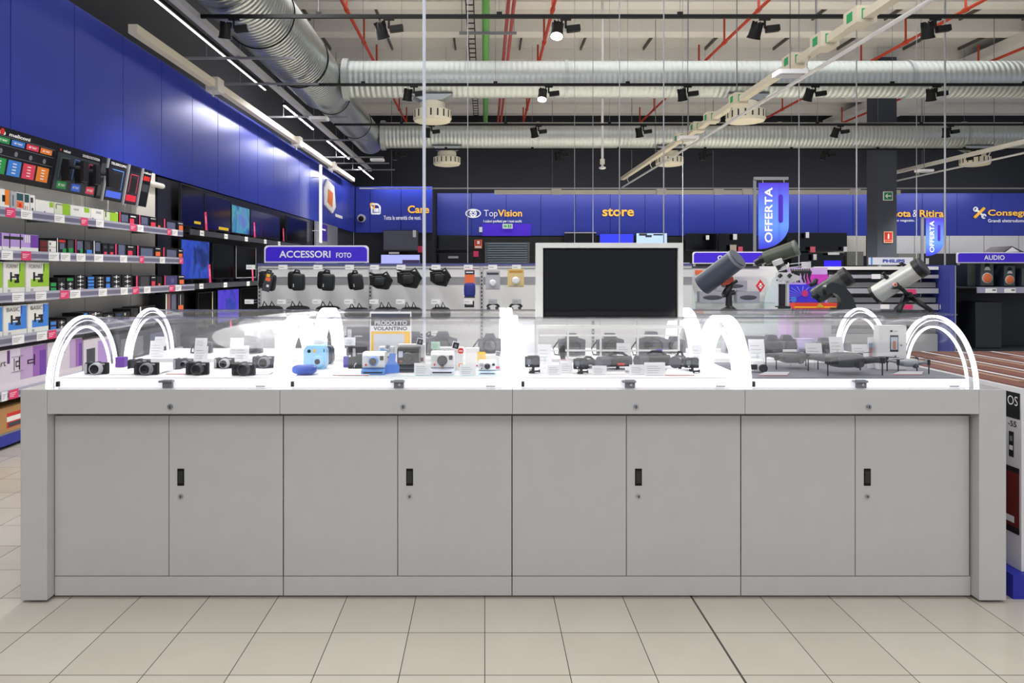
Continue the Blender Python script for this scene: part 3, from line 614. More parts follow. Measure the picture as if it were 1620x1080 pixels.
pbox(684, 550, 733, 3.40, 'wide white box with small pictures behind the rainbow stripe camera', ((.05, .8, .3, .85, GREY), (.36, .82, .42, .9, BLACK), (.5, .82, .54, .9, BLACK), (.85, .15, .98, .3, ORANGE)))
pbox(736, 551, 758, 3.5, 'white box with a red lower edge by the yellow card', ((.1, .05, .9, .12, RED),))
pbox(757, 562, 792, 3.40, 'low white box behind the smallest instant camera', ((.1, .55, .14, .62, BLACK), (.3, .55, .33, .62, BLACK), (.75, .1, .95, .25, PINK)))
def photo_card(px, py, D, s_, label, dark=BLACK, rz=.2):
    m = MB(); m.M = Matrix.Rotation(rz, 4, 'Y'); m.box(-s_, 0, -s_*1.15, s_, .0015, s_*1.15, PAPER); m.box(-s_*.8, -.0005, -s_*.7, s_*.8, -.0001, s_*.95, dark); m.box(-s_*.3, -.0009, -s_*.4, s_*.3, -.0006, s_*.4, GREY)
    m.M = Matrix(); m.box(-.003, .002, -(wz(py, D)-ZF)+.001, .003, .004, 0, PLAIN)
    o = m.build('instant_photo'); o.location = at(px, py, D); tag(o, label, 'photo', 'sample instant photos')
photo_card(664.5, 541, 3.44, .016, 'framed dark sample photo above the black instant camera')
photo_card(721, 547, 3.38, .017, 'framed black sample photo above the round red badge', rz=.25)
photo_card(613, 549, 3.4, .012, 'tiny pale sample photo above the white and blue instant camera', LGREY, .3)
photo_card(788, 560, 3.38, .012, 'tiny grey sample photo above the smallest instant camera', GREY, .2)
m = MB().cyl((0, 0, 0), (0, .002, 0), .0135, mat((220, 40, 50), .4), 24); m.box(-.009, -.001, -.002, .009, -.0002, .002, PAPER); m.box(-.002, .0022, -.09, .002, .004, 0, PLAIN)
o = m.build('round_badge'); o.location = at(729, 555, 3.36); tag(o, 'round red badge with a white bar beside the rainbow stripe camera', 'badge')
price_card(755, 557, 768, 572, 3.36, 'small yellow price card above the smallest instant camera', m=YELLOW)
price_card(682, 541, 696, 552, 3.38, 'small green striped price card above the rainbow stripe camera', m=mat((190, 225, 200), .5))
m = box(wx(536, 3.21), 3.2, ZF+.0003, wx(795, 3.21), 3.215, ZF+.0008, mat((150, 195, 190), .5)); tag(m.build('shelf_edging'), 'pale green edging strip below the instant cameras', 'edging strip')
# action cameras
def action(px0, py0, px1, py1, D, label, screen=True, mount=True):
    x0, x1 = wx(px0, D), wx(px1, D); w2 = (x1-x0)/2; h = wz(py0, D)-wz(py1, D); zb = wz(py1, D)
    r = root('action_camera', ((x0+x1)/2, D, ZF), label, 'camera', 'action cameras'); dz = max(zb-ZF, .0)
    box(-w2, 0, dz, w2, .03, dz+h*.92, BLACK).build('body', r, .003)
    box(-w2*.6, .004, dz+h*.92, w2*.9, .026, dz+h, RUBBER).build('shutter_button', r, .001)
    MB().lathe([(h*.34, -.0002), (h*.34, -.007), (h*.24, -.009), (h*.12, -.008)], mat((40, 44, 48), .25), c=(w2*.4, 0, dz+h*.5), ax='y', n=22).build('lens', r)
    box(-w2*.8, -.001, dz+h*.25, -w2*.2, -.0002, dz+h*.75, mat((90, 100, 110), .2)).build('display', r)
    MB().cyl((-w2*.5, -.0012, dz+h*.17), (-w2*.5, -.002, dz+h*.17), .003, PAPER, 10).build('indicator', r)
    if mount:
        m = MB(); m.cyl((.004, .012, 0.0), (.004, .012, dz), .006, RUBBER, 10); m.box(-w2*.5, -.006, .001, w2*.3, .014, .006, RUBBER); m.cyl((-w2*.4, -.008, .009), (w2*.9, -.008, .011), .004, RUBBER, 8); m.cyl((w2*.85, -.008, .011), (w2*1.0, -.008, .011), .007, RUBBER, 8)
        for k in range(3): m.box(-w2*.4+.007*k, -.01, .004, -w2*.4+.007*k+.003, .004, .02, RUBBER)
        m.build('mount', r)
action(831, 563, 854, 581, 3.30, 'black action camera with blue tinted face, next to the television stand')
action(908, 567, 930, 584, 3.28, 'black action camera with square grey display in the middle case')
action(1084, 566, 1106, 582, 3.30, 'black action camera with red side mark close to the third arch')
def camcorder(px0, py0, px1, py1, D, label, accent=RED):
    x0, x1 = wx(px0, D), wx(px1, D); L_ = x1-x0; h = wz(py0, D)-wz(py1, D)
    r = root('camcorder', (x0, D, ZF+.0006), label, 'video camera', 'camcorders'); R_ = h*.46; zc = max(wz(py1, D)-ZF, .002)+R_
    m = MB(); m.cyl((L_*.28, .03, zc), (L_, .04, zc), R_, mat((40, 40, 48), .35), 20, r2=R_*.9); m.build('body', r)
    m = MB(); m.cyl((L_*.02, -.005, zc), (L_*.3, .02, zc), R_*.95, mat((70, 70, 80), .3), 22); o = m.build('lens_hood', r)
    box(L_*.4, -.012, zc-R_*.7, L_*.9, .002, zc+R_*.5, BLACK).build('flip_screen', r, .002)
    box(L_*.55, -.0135, zc-R_*.5, L_*.75, -.0122, zc-.1*R_, accent).build('label', r)
    MB().tube([(L_*.35, .03, zc+R_*.9), (L_*.5, .03, zc+R_*1.5), (L_*.75, .035, zc+R_*1.4), (L_*.9, .04, zc+R_*.8)], .006, RUBBER).build('handle', r)
    MB().cyl((L_*.6, .03, 0), (L_*.6, .03, max(zc-R_*.9, .003)), .008, RUBBER, 8).build('mount', r)
camcorder(946, 562, 1001, 582, 3.33, 'grey black camcorder with red label in the middle case')
camcorder(1006, 560, 1062, 581, 3.40, 'long dark camcorder with round grey front, beside a blue adapter', mat((170, 180, 210), .4))
camcorder(1067, 561, 1086, 583, 3.36, 'small dark camcorder tucked behind the last action camera', GREY)
camcorder(915, 569, 943, 583, 3.46, 'small grey camcorder with bright viewfinder behind the action camera', LGREY)
r = root('smart_watch', (wx(892, 3.42), 3.42, ZF), 'round pink rimmed smart watch with dark raised strap', 'watch')
MB().lathe([(.022, 0), (.022, -.008), (.018, -.010)], mat((190, 130, 150), .4), c=(0, 0, .028), ax='y', n=24).build('case', r); MB().lathe([(.0175, -.0102), (.008, -.0104)], SCREEN, c=(0, 0, .028), ax='y').build('face', r)
MB().tube([(-.004, .004, .05), (-.01, .02, .09), (0, .05, .10), (.006, .07, .05), (0, .07, .006)], [.01, .012, .012, .01, .008], RUBBER).build('strap', r)
m = MB().box(0, 0, 0, .03, .02, .012, mat((60, 90, 210), .4)); m.cyl((.008, .01, -.07), (.008, .01, 0), .003, BLACK, 6); o = m.build('blue_adapter'); o.location = at(1038, 556, 3.5); o.location.z = ZF+.072; tag(o, 'small blue adapter raised behind the long dark camcorder', 'adapter')
# drones
def drone(px, D, s_, label, body, rz=0, h=.06):
    r = root('drone', (wx(px, D), D, ZF+.001), label, 'drone', 'grey drones', rz=rz)
    m = MB(); m.ell((0, 0, h), (.078*s_, .056*s_, .030*s_), body, 20, .7); m.build('body', r)
    g = MB().ell((.03*s_, -.048*s_, h-.012), (.02*s_, .02*s_, .018*s_), BLACK, 14).lathe([(.012*s_, 0), (.011*s_, -.006)], GLASS, c=(.03*s_, -.066*s_, h-.012), ax='y', n=16); g.build('gimbal_camera', r)
    for sx, sy in ((-1, -1), (1, -1), (-1, 1), (1, 1)):
        ex, ey = sx*.115*s_, sy*.075*s_
        a_ = MB().tube([(sx*.05*s_, sy*.03*s_, h), (sx*.1*s_, sy*.055*s_, h+.006), (ex, ey, h+.004)], [.016*s_, .012*s_, .010*s_], body); ao = a_.build('arm', r)
        MB().cyl((ex, ey, h-.006), (ex, ey, h+.018), .011*s_, BLACK, 12).build('motor', ao)
        p = MB(); p.M = Matrix.Translation((ex, ey, h+.02)) @ Matrix.Rotation(.35*sx*sy, 4, 'Z'); p.ext([(-.06*s_, -.002), (-.03*s_, -.008), (0, -.004), (.03*s_, -.008), (.06*s_, -.002), (.06*s_, .002), (.03*s_, .003), (0, .004), (-.03*s_, .003), (-.06*s_, .002)], 'z', 0, .0015, DARK); p.build('propeller', ao)
        MB().cyl((ex, ey, 0), (ex, ey, h-.006), .003, BLACK, 8).build('leg', ao)
GD = mat((48, 51, 56), .45)
drone(1252, 3.48, .85, 'smaller dark grey drone with folded arms near the white remote', GD, h=.05)
drone(1336, 3.30, 1.1, 'larger grey drone with a round black camera in the drone case', mat((56, 60, 64), .45), .08)
drone(1436, 3.32, .6, 'light grey drone standing in front of the white phone picture box', mat((150, 154, 160), .4), h=.045)
r = root('remote_controller', (wx(1203, 3.33), 3.33, ZF+.001), 'white drone remote controller with black front', 'remote controller')
box(-.03, .005, 0, .02, .05, .055, CREAMP).build('body', r, .005); MB().cyl((.012, -.012, .018), (.012, .004, .018), .018, BLACK, 18).build('front_dial', r); box(-.045, -.005, .012, -.015, .004, .035, BLACK).build('grip', r, .002)
D_ = 3.42; bx = pbox(1391, 515, 1434, D_, 'tall white box printed with a phone picture in the drone case', (), d=.05)
x0, x1 = wx(1391, D_), wx(1434, D_); m = MB()
PH = lambda a, b_, c_, d_, mm, k: m.box(wx(a, D_), D_-.0012-.0003*k, wz(d_, D_), wx(c_, D_), D_-.0008-.0001, wz(b_, D_), mm)
PH(1408, 530, 1421, 556, BLACK, 1); PH(1409, 533, 1420, 553, mat((180, 190, 205), .4), 2); PH(1412, 539, 1417, 552, mat((190, 120, 100), .4), 3); PH(1408, 522, 1412, 525, BLACK, 1); PH(1414, 523, 1420, 524.5, LGREY, 1)
PH(1424, 545, 1427, 547, GREY, 1); PH(1415, 562, 1418, 565, GREY, 1)
m.build('printed_picture', None); m_o = bpy.data.objects['printed_picture']; m_o.parent = bx; m_o.matrix_parent_inverse = Matrix()
m = MB(); m.M = Matrix.Translation((wx(1383.5, D_+.03), D_+.052, ZF)) @ Matrix.Rotation(.5, 4, 'Z'); m.box(-.03, 0, .001, .012, .003, .148, PAPER); m.box(-.025, -.001, .03, .005, -.0002, .12, mat((150, 170, 200), .5)); m.box(-.02, -.0016, .05, -.004, -.0011, .1, mat((190, 120, 100), .5)); tag(m.build('leaflet'), 'illustrated leaflet leaning by the white phone picture box', 'leaflet')
# things in the rear domes
def slr(px, D, s_, label, m_=None):
    m_ = m_ or mat((50, 50, 58), .45)
    r = root('system_camera', (wx(px, D), D, ZF+.001), label, 'camera', 'cameras in the rear domes')
    MB().ext([(-.06*s_, 0), (.06*s_, 0), (.062*s_, .07*s_), (.03*s_, .078*s_), (.02*s_, .1*s_), (-.02*s_, .1*s_), (-.03*s_, .078*s_), (-.062*s_, .07*s_)], 'y', 0, .04*s_, m_).build('body', r, .004)
    MB().lathe([(.036*s_, 0), (.034*s_, -.05*s_), (.028*s_, -.052*s_)], BLACK, c=(0, 0, .042*s_), ax='y').build('lens', r)
    MB().lathe([(.0275*s_, -.0522*s_), (.01*s_, -.054*s_)], GLASS, c=(0, 0, .042*s_), ax='y').build('glass', r)
    MB().tube([(-.06*s_, .02, .065*s_), (-.085*s_, .02, .03*s_), (-.08*s_, .0, .004), (-.03*s_, -.03, .003)], .004, RUBBER).build('strap', r)
for px, D, s_, lab in ((700, 4.0, 1.3, 'black camera with strap in the rear dome behind the power pole'), (655, 4.05, 1.25, 'black camera in the rear dome beside the flyer stand'), (575, 4.1, 1.0, 'black camera in the rear dome over the film cameras'), (775, 4.1, 1.1, 'dark camera in the rear dome behind the small instant camera'),
                       (905, 4.0, 1.2, 'dark camera in the rear dome seen through the white support grid'), (966, 4.0, 1.2, 'dark camera in the rear dome behind the red labelled camcorder'), (1032, 3.98, 1.3, 'dark camera in the rear dome behind the blue adapter'),
                       (1068, 4.1, 1.0, 'small dark camera in the rear dome next to the third arch'), (1222, 4.0, 1.1, 'dark camera in the rear dome behind the smaller drone'), (1246, 4.12, 1.0, 'dark camera in the rear dome behind the white price card'),
                       (1305, 4.05, .9, 'small black camera in the rear dome behind the larger drone'), (320, 4.1, .8, 'small dark camera in the rear dome behind the printed price cards'), (400, 4.1, .8, 'small dark camera in the rear dome near the second arch')):
    slr(px, D, s_, lab, mat((84, 84, 96), .45))
for k, (px, lab) in enumerate(((1160, 'pale grey box in the rear dome beside the third arch'), (1196, 'grey box in the rear dome above the tall price card'), (1275, 'lavender card box in the rear dome behind the drones'))):
    pbox(px-14, 528+4*k, px+14, 4.1, lab, ((.1, .1, .9, .3, GREY),), base=(LGREY, GREY, mat((190, 180, 220), .5))[k])

# ================================================================== LEFT WALL SHELVING
XS = -3.81
def carton(name, label, cat, group, loc, rz, w, h, d, base, deco=(), texts=(), bev=0):
    m = MB(); m.box(0, 0, 0, w, d, h, base)
    for k, (u0, v0, u1, v1, c_) in enumerate(deco): m.box(u0*w, -.0006-.0004*k, v0*h, u1*w, -.0002, v1*h, c_)
    for st, u0, v0, u1, v1, c_, bo in texts: m.text(st, u0*w, v0*h, u1*w, v1*h, -.0045, c_, bo)
    o = m.build(name, None, bev); o.location = loc; o.rotation_euler = (0, 0, rz)
    return tag(o, label, cat, group)
ZR = [1.937, 1.594, 1.254, .909, .474]              # rail tops
r = root('wall_shelving', (-4.1, 4.6, 0), 'grey wall shelving full of small boxes below the black header boards', 'shelving')
SHG = mat((128, 130, 134), .5); BACKW = mat((222, 220, 214), .6); RAIL = mat((172, 172, 190), .35); RAILD = mat((112, 112, 134), .35)
m = box(-.10, 0, 0, -.05, 4.55, 2.65, BACKW)
for k in range(1, 5): m.box(-.05, k*.98-.002, .13, -.0485, k*.98+.004, 2.65, GREY)
m.build('back_panel', r)
box(-.048, 4.55-.75, 2.42, .06, 4.56, 2.50, BACKW).build('top_bar', r, .01) if False else MB().cyl((-.0, 3.9, 2.5), (-.0, 4.64, 2.5), .035, BACKW, 14).build('top_bar', r)
for i, z in enumerate(ZR):
    y1 = 4.58 if i != 2 else 4.95
    s_ = box(-.048, .0, z-.02-.012, .262, y1, z-.012, SHG).build('shelf', r)
    m = box(.2625, 0, z-.078, .288, y1, z, RAIL); m.box(.2882, 0, z-.060, .2895, y1, z-.022, RAILD); m.build('price_rail', s_)
    for k in (0.02, 1.98, 3.0, 3.94): box(-.047, k, z-.07, .2, k+.012, z-.034, SHG).build('bracket', s_)
box(-.048, 0, .115, .262, 4.55, .13, SHG).build('base_deck', r); box(.2, 0, .03, .27, 4.55, .114, mat((40, 48, 150), .4)).build('kick_board', r); box(-.04, .01, 0, .19, 4.55, .03, BLACK).build('foot_plinth', r)
# price tags
TAGS = [(1, [(8, 23, 1), (32, 50, 0), (85, 101, 0), (127, 138, 1), (151, 163, 0), (205, 215, 1), (217, 226, 0), (264, 270, 1), (272, 280, 0)]),
        (2, [(1, 19, 0), (33, 48, 1), (76, 92, 0), (95, 110, 0), (120, 134, 0), (148, 162, 0), (189, 200, 0), (220, 227, 1), (252, 260, 0), (283, 289, 1)]),
        (3, [(18, 37, 0), (55, 72, 0), (94, 108, 1), (110, 126, 0), (155, 168, 0), (190, 201, 0), (209, 219, 1), (227, 237, 0), (267, 275, 1), (277, 286, 0)]),
        (4, [(18, 37, 0), (57, 73, 0), (75, 88, 1)]), (5, [(1, 10, 0), (13, 28, 1)])]
for row, ts in TAGS:
    cnt = [0, 0]
    for a, e, pk in ts:
        y0, y1 = yd(a, -3.815), yd(e, -3.815); z = ZR[row-1]
        m = box(XS+.0005, y0, z-.078, XS+.0025, y1, z-.004, PINK if pk else PAPER)
        for k in range(3): m.box(XS+.0026, y0+.01, z-.03-.014*k, XS+.003, y0+(y1-y0)*(.8-.15*k), z-.026-.014*k, PAPER if pk else GREY)
        tag(m.build('price_tag'), '%s price tag on the %s shelf rail, %s %s one from its near end' % ('pink' if pk else 'white', ORD[row-1], ORD[cnt[pk]], 'pink' if pk else 'white'), 'price tag', 'price tags on the wall shelving'); cnt[pk] += 1
RN = ['top', 'second', 'third', 'fourth', 'fifth', 'bottom']
XF = -3.84
def sb(row, px0, px1, h, base, deco, texts, label, d=.2, dz=0, x=XF, name='product_box', grp=None):
    y0, y1 = yd(px0, x), yd(px1, x)
    z = (ZR[row-1]-.012 if row < 6 else .131)+dz+.0005
    return carton(name, label, 'box', grp or ('boxes on the %s shelf' % RN[row-1]), (x, y0+.003, z), PI/2, y1-y0-.006, h, d, base, deco, texts)
BW = mat((232, 232, 228), .5); BK = mat((22, 22, 26), .4); MAG = mat((225, 60, 90), .5); OR2 = mat((235, 110, 60), .5); STL = mat((96, 104, 130), .35); TEAL = mat((40, 75, 85), .5); DG = mat((60, 62, 70), .5)
# top shelf
sb(1, -40, -20, .14, BW, ((.5, .2, 1, .9, ORANGE),), (), 'white and orange box at the near edge of the top shelf')
sb(1, -2, 15, .155, BW, ((.55, .2, 1, 1, ORANGE), (.3, .35, .6, .7, BK)), (), 'white and orange box with black bracket picture on the top shelf')
sb(1, 17, 24, .15, LGREY, ((.3, .2, .7, .8, STL),), (), 'narrow grey blue box on the top shelf')
sb(1, 26, 37, .15, BW, ((0, .55, 1, .95, TEAL), (0, .15, 1, .52, OR2), (.3, .2, .7, .4, RED)), (), 'box with dark teal and red picture on the top shelf')
sb(1, 38.5, 47, .15, BW, ((.0, .5, .9, .95, TEAL), (.1, .05, .25, .3, GREY), (.5, .05, .6, .3, PINK)), (), 'white box with dark teal picture on the top shelf')
sb(1, 48, 55.5, .145, BW, ((0, .55, .6, .85, DG), (.3, .1, .6, .25, BK)), (), 'white box with small grey square picture on the top shelf')
sb(1, 56, 85.5, .115, BW, ((.75, .55, .97, .95, LIME), (.45, .08, .52, .2, BK)), (), 'long white box with green corner square, nearer of two on the top shelf')
sb(1, 86, 111, .115, mat((215, 222, 200), .5), ((.5, .05, 1, 1, LIME), (.1, .85, .5, .9, BK), (.08, .5, .12, .88, BK)), (), 'pale box with green lamp picture, nearer of two on the top shelf')
sb(1, 111.5, 143, .115, BW, ((.68, .55, .95, .95, LIME), (.15, .6, .4, .75, LGREY)), (), 'long white box with green corner square, farther of two on the top shelf')
sb(1, 143.5, 164, .115, BW, ((.1, .1, .2, .2, BK), (.4, .6, .8, .8, LGREY)), (), 'plain white box beside the farther green lamp box')
sb(1, 164.5, 187, .115, mat((210, 220, 190), .5), ((.4, .05, 1, .9, LIME), (.0, .9, .8, .98, BK), (.08, .4, .14, .88, BK)), (), 'pale box with green lamp picture, farther of two on the top shelf')
for a, e, lab, dec in ((188.5, 204, 'first dark camera box after the green ones on the top shelf', ((0, 0, .12, 1, MAG), (.2, .2, .9, .8, STL))), (205, 219, 'dark box with a pink label beside the first dark camera box', ((.0, .1, .5, .55, MAG), (.1, .7, .7, .8, BW))),
                        (220, 237, 'second dark camera box on the top shelf', ((0, 0, .1, 1, PINK), (.2, .2, .8, .85, STL))), (238, 248, 'dark box with a pink label before the third dark camera box', ((.05, .1, .8, .5, MAG), (0, .8, .8, .86, BW))),
                        (249, 258, 'dark box with small orange corner label on the top shelf', ((.1, .05, .5, .3, OR2),)), (259, 279, 'third dark camera box on the top shelf', ((0, 0, .1, 1, PINK), (.25, .1, .9, .75, STL))), (280, 290, 'last dark box with orange label on the top shelf', ((.3, .1, .95, .6, OR2), (.2, .75, .9, .82, BW)))):
    sb(1, a, e, .125, BK, dec, (), lab)
# second shelf
LONG = ((0, .28, 1, 1, LILAC), (.76, .28, 1, .98, PURPLE), (.02, .68, .55, .84, mat((26, 36, 20), .5)), (.6, .55, .63, .96, BW), (.66, .55, .69, .96, BW), (.72, .55, .75, .96, BW), (.17, .2, .19, .98, BK), (.46, .2, .48, .98, BK))
sb(2, -64, 3, .15, BW, LONG, (), 'long white and purple box at the near edge of the second shelf')
sb(2, 4, 61, .15, BW, LONG, (), 'long white and purple box with black bar picture on the second shelf')
sb(2, 62.5, 76, .115, mat((50, 30, 34), .5), ((.1, .1, .9, .4, DRED), (.1, .5, .9, .9, DRED)), (), 'dark red double box on the second shelf')
for k in range(2): sb(2, 77, 89, .054, BW, ((.1, .3, .25, .7, BK),), (), 'small white box on the second shelf, %s of a stack of two' % ('lower', 'upper')[k], dz=.058*k)
for i, (a, e, lab, dec) in enumerate(((90, 105, 'black box with red band and green corner on the second shelf', ((0, 0, .08, 1, BW), (.2, .75, .9, .9, RED), (.3, .3, .8, .7, STL), (.6, .05, 1, .35, GREEN))), (106, 118, 'black box with bright green corner on the second shelf', ((.1, .4, .8, .9, DG), (.2, .05, .8, .4, GREEN))),
        (119, 132, 'black box with grey picture and small green mark on the second shelf', ((0, 0, .1, 1, PINK), (.2, .3, .9, .9, STL), (.6, .1, .9, .4, GREEN))), (133, 147, 'black box with bright blue corner on the second shelf', ((.1, .3, .7, .9, DG), (.3, .05, .9, .35, SKYB))),
        (148, 160, 'narrow black box with grey picture beside the blue cornered one', ((0, 0, .12, 1, BW), (.25, .3, .85, .9, STL))))):
    sb(2, a, e, .14, BK, dec, (), lab)
for a, e, lab, dec in ((162, 171, 'small black box with red base mark, nearer of a pair on the second shelf', ((.3, .1, .8, .3, MAG), (.2, .6, .8, .8, DG))), (171.5, 181, 'small black box with red base mark, farther of a pair on the second shelf', ((.3, .1, .8, .3, MAG), (.2, .6, .8, .8, DG))),
                       (182, 200, 'first pink edged camera box on the second shelf', ((0, 0, .12, 1, PINK), (.3, .1, .85, .95, STL))), (201, 215, 'black box with red label beside the first pink edged one', ((.1, .1, .6, .5, MAG), (.1, .8, .7, .86, BW))),
                       (217, 244, 'wide pink edged camera box on the second shelf', ((0, 0, .07, 1, PINK), (.2, .1, .9, .8, STL))), (245, 257, 'black box with orange label on the second shelf', ((.1, .15, .7, .55, OR2), (.1, .8, .7, .86, BW))),
                       (258, 281, 'last pink edged camera box on the second shelf', ((0, 0, .08, 1, PINK), (.25, .1, .9, .8, STL))), (282, 290, 'last black box with orange label on the second shelf', ((.1, .15, .8, .5, OR2), (.1, .75, .8, .82, BW)))):
    sb(2, a, e, .125, BK, dec, (), lab)
# third shelf : tall green bracket boxes and stacks
def tall(row, px0, px1, word, c0, lab, c1):
    dec = ((.02, .2, .98, .97, BW), (.2, .2, .99, .45, c0), (.72, .2, .99, .97, c0), (.74, .7, .78, .97, c1), (.3, .38, .38, .68, BK), (.38, .5, .6, .55, BK), (.5, .34, .72, .42, BK), (.6, .42, .7, .62, BK), (.5, .56, .72, .62, BK), (.2, .06, .3, .14, LGREY))
    sb(row, px0, px1, .258 if row == 3 else .25, mat((225, 226, 220), .5), dec, ((word, .12, .8, .68, .93, mat((90, 85, 84), .5), .0),), lab, grp='tall bracket boxes')
tall(3, -34, 4, 'FORMAT', LIME, 'tall white and green bracket box at the near edge of the third shelf', mat((40, 110, 50), .5))
tall(3, 5, 39.5, 'FORMAT', LIME, 'tall white and green bracket box, middle of three on the third shelf', mat((40, 110, 50), .5))
tall(3, 40.5, 78, 'FORMAT', LIME, 'tall white and green bracket box, last of three on the third shelf', mat((40, 110, 50), .5))
tall(4, -34, 4, 'BASIC', SKYB, 'tall white and blue bracket box at the near edge of the fourth shelf', mat((50, 50, 160), .5))
tall(4, 5, 42.5, 'BASIC', SKYB, 'tall white and blue bracket box, middle of three on the fourth shelf', mat((50, 50, 160), .5))
tall(4, 43.5, 77, 'BASIC', SKYB, 'tall white and blue bracket box, last of three on the fourth shelf', mat((50, 50, 160), .5))
def stack(row, px0, px1, n, hh, dec, what):
    for k in range(n):
        lab = what+(', topmost of stack' if k == n-1 else ', lowest of stack' if k == 0 else ', %s from bottom' % ORD[k])
        sb(row, px0, px1, hh, BK, dec, (), lab, dz=(hh+.001)*k)
gx = ((.25, .4, .8, .6, LGREY), (.45, .15, .55, .85, BW)); gg = ((.08, .15, .9, .85, GREEN),); gb = ((.08, .15, .9, .85, SKYB),)
stack(3, 79, 90, 2, .042, gg, 'flat black box with green face near the tall green boxes'); 
stack(3, 91, 104, 2, .042, gx, 'flat black box with silver tool picture, by the green faced pair')
sb(3, 91, 104, .035, BK, (), (), 'plain black flat box lying on the third shelf stack', dz=.088)
stack(3, 105, 117, 2, .042, gx, 'flat black box with silver tool picture, under the single green one'); sb(3, 105, 117, .036, BK, gg, (), 'single flat box with green face on top of silver tool boxes', dz=.088)
stack(3, 118, 136, 4, .036, gx, 'wide black box with silver tool picture on the third shelf'); stack(3, 138, 150, 4, .032, gb, 'flat black box with blue face on the third shelf, nearer stack')
stack(3, 151, 166, 4, .032, gx, 'flat black box with cream tool picture between the blue faced stacks'); stack(3, 167, 175, 2, .065, gb, 'taller dark box with blue face on the third shelf, farther stack')
stack(3, 176, 192, 3, .048, gx, 'black box with silver tool picture after the blue stacks'); stack(3, 193, 210, 3, .048, gx, 'black box with silver tool picture beside the wide camera box')
sb(3, 215, 238, .13, BK, ((0, 0, .1, 1, PINK), (.3, .1, .9, .9, DG)), (), 'wide camera box with pink edge on the third shelf')
sb(3, 239, 247, .13, BK, ((.1, .1, .8, .5, MAG), (.1, .8, .8, .86, BW)), (), 'black box with red label on the third shelf')
sb(3, 248, 256, .12, BK, ((.3, .1, .7, .3, OR2),), (), 'black box with small orange mark on the third shelf'); sb(3, 260, 281, .13, BK, ((0, 0, .08, 1, PINK), (.1, .05, .95, .95, mat((74, 66, 120), .4)), (.5, .3, .7, .7, STL)), (), 'violet tinted camera box on the third shelf')
sb(3, 282, 292, .13, BK, ((.2, .15, .9, .55, OR2), (.1, .8, .9, .88, BW)), (), 'last black box with orange label on the third shelf')
# fourth shelf
stack(4, 79, 90, 2, .042, gb, 'flat black box with blue face on the fourth shelf'); stack(4, 91, 104, 2, .042, gx, 'flat black box with silver tool picture on the fourth shelf')
sb(4, 105, 130, .1, BK, (), (), 'long plain black box on the fourth shelf', dz=.0); sb(4, 131, 139, .13, BK, ((.2, .6, .9, .95, SKYB),), (), 'black box with blue round top mark on the fourth shelf')
stack(4, 140, 162, 3, .042, gx, 'wide black box with silver cross picture on the fourth shelf'); stack(4, 164, 180, 2, .042, gx, 'low black box with silver cross picture on the fourth shelf'); stack(4, 182, 206, 2, .045, ((.1, .2, .4, .8, mat((30, 60, 100), .4)), (.6, .2, .7, .8, LGREY)), 'dark blue marked box on the fourth shelf')
sb(4, 207, 219, .12, BK, ((.5, .3, .8, .6, DG),), (), 'plain dark box near the arch on the fourth shelf'); sb(4, 221, 246, .13, BK, ((0, 0, .08, 1, BW), (.2, .1, .7, .8, DG), (.75, .6, .95, .8, ORANGE)), (), 'dark camera box with orange corner on the fourth shelf')
sb(4, 262, 280, .25, BK, ((0, 0, .1, 1, BW), (.15, 0, .4, 1, mat((150, 90, 100), .5)), (.5, .2, .9, .95, STL)), (), 'tall dark box with rosy stripe at the far end of the fourth shelf'); sb(4, 281, 291, .24, BK, ((.1, .1, .9, .4, OR2), (.4, .4, .5, .95, LGREY)), (), 'tall black box with orange base label on the fourth shelf')
# fifth shelf and base deck
SM = ((0, .2, .62, .99, mat((216, 206, 222), .5)), (.62, .2, 1, .99, mat((188, 160, 205), .5)), (.8, .2, 1, .99, mat((150, 100, 180), .5)), (.9, .2, 1, .85, PURPLE), (.44, .66, .475, .98, mat((90, 40, 120), .5)), (.53, .46, .537, .76, BK), (.555, .54, .61, .57, BK), (.555, .66, .61, .69, BK), (.555, .54, .562, .69, BK), (.6, .46, .612, .78, BK), (.72, .56, .82, .585, BK), (.72, .64, .82, .665, BK), (.72, .56, .73, .665, BK), (.815, .5, .825, .78, BK), (.5, .8, .66, .806, GREY), (.5, .43, .66, .436, GREY))
sb(5, -46, 73, .33, mat((222, 214, 222), .5), SM, (('smart', .2, .62, .42, .74, BK, .0),), 'large white and purple wall mount box nearest on the fifth shelf', d=.22)
sb(5, 75, 130, .33, mat((222, 214, 222), .5), SM[:5], (), 'large white and purple box on the fifth shelf, seen behind the first arch', d=.22); sb(5, 132, 176, .3, mat((215, 208, 220), .5), ((.5, .1, 1, .9, LILAC), (.1, .2, .4, .7, DG)), (), 'pale purple box on the fifth shelf, seen through the end dome', d=.22)
sb(5, 178, 286, .3, DG, ((.1, .1, .4, .8, GREY), (.5, .2, .9, .8, STL)), (), 'wide dark box at the far end of the fifth shelf', d=.22)
sb(6, -90, 44, .2, CARD, ((.72, .15, .95, .75, RED), (.72, .4, .95, .6, BW), (.74, .18, .93, .35, DG)), (), 'brown cardboard box with red and white label on the base deck', d=.22)
sb(6, 46, 150, .2, CARD, ((.1, .2, .3, .7, RED),), (), 'brown cardboard box farther along the base deck', d=.22)

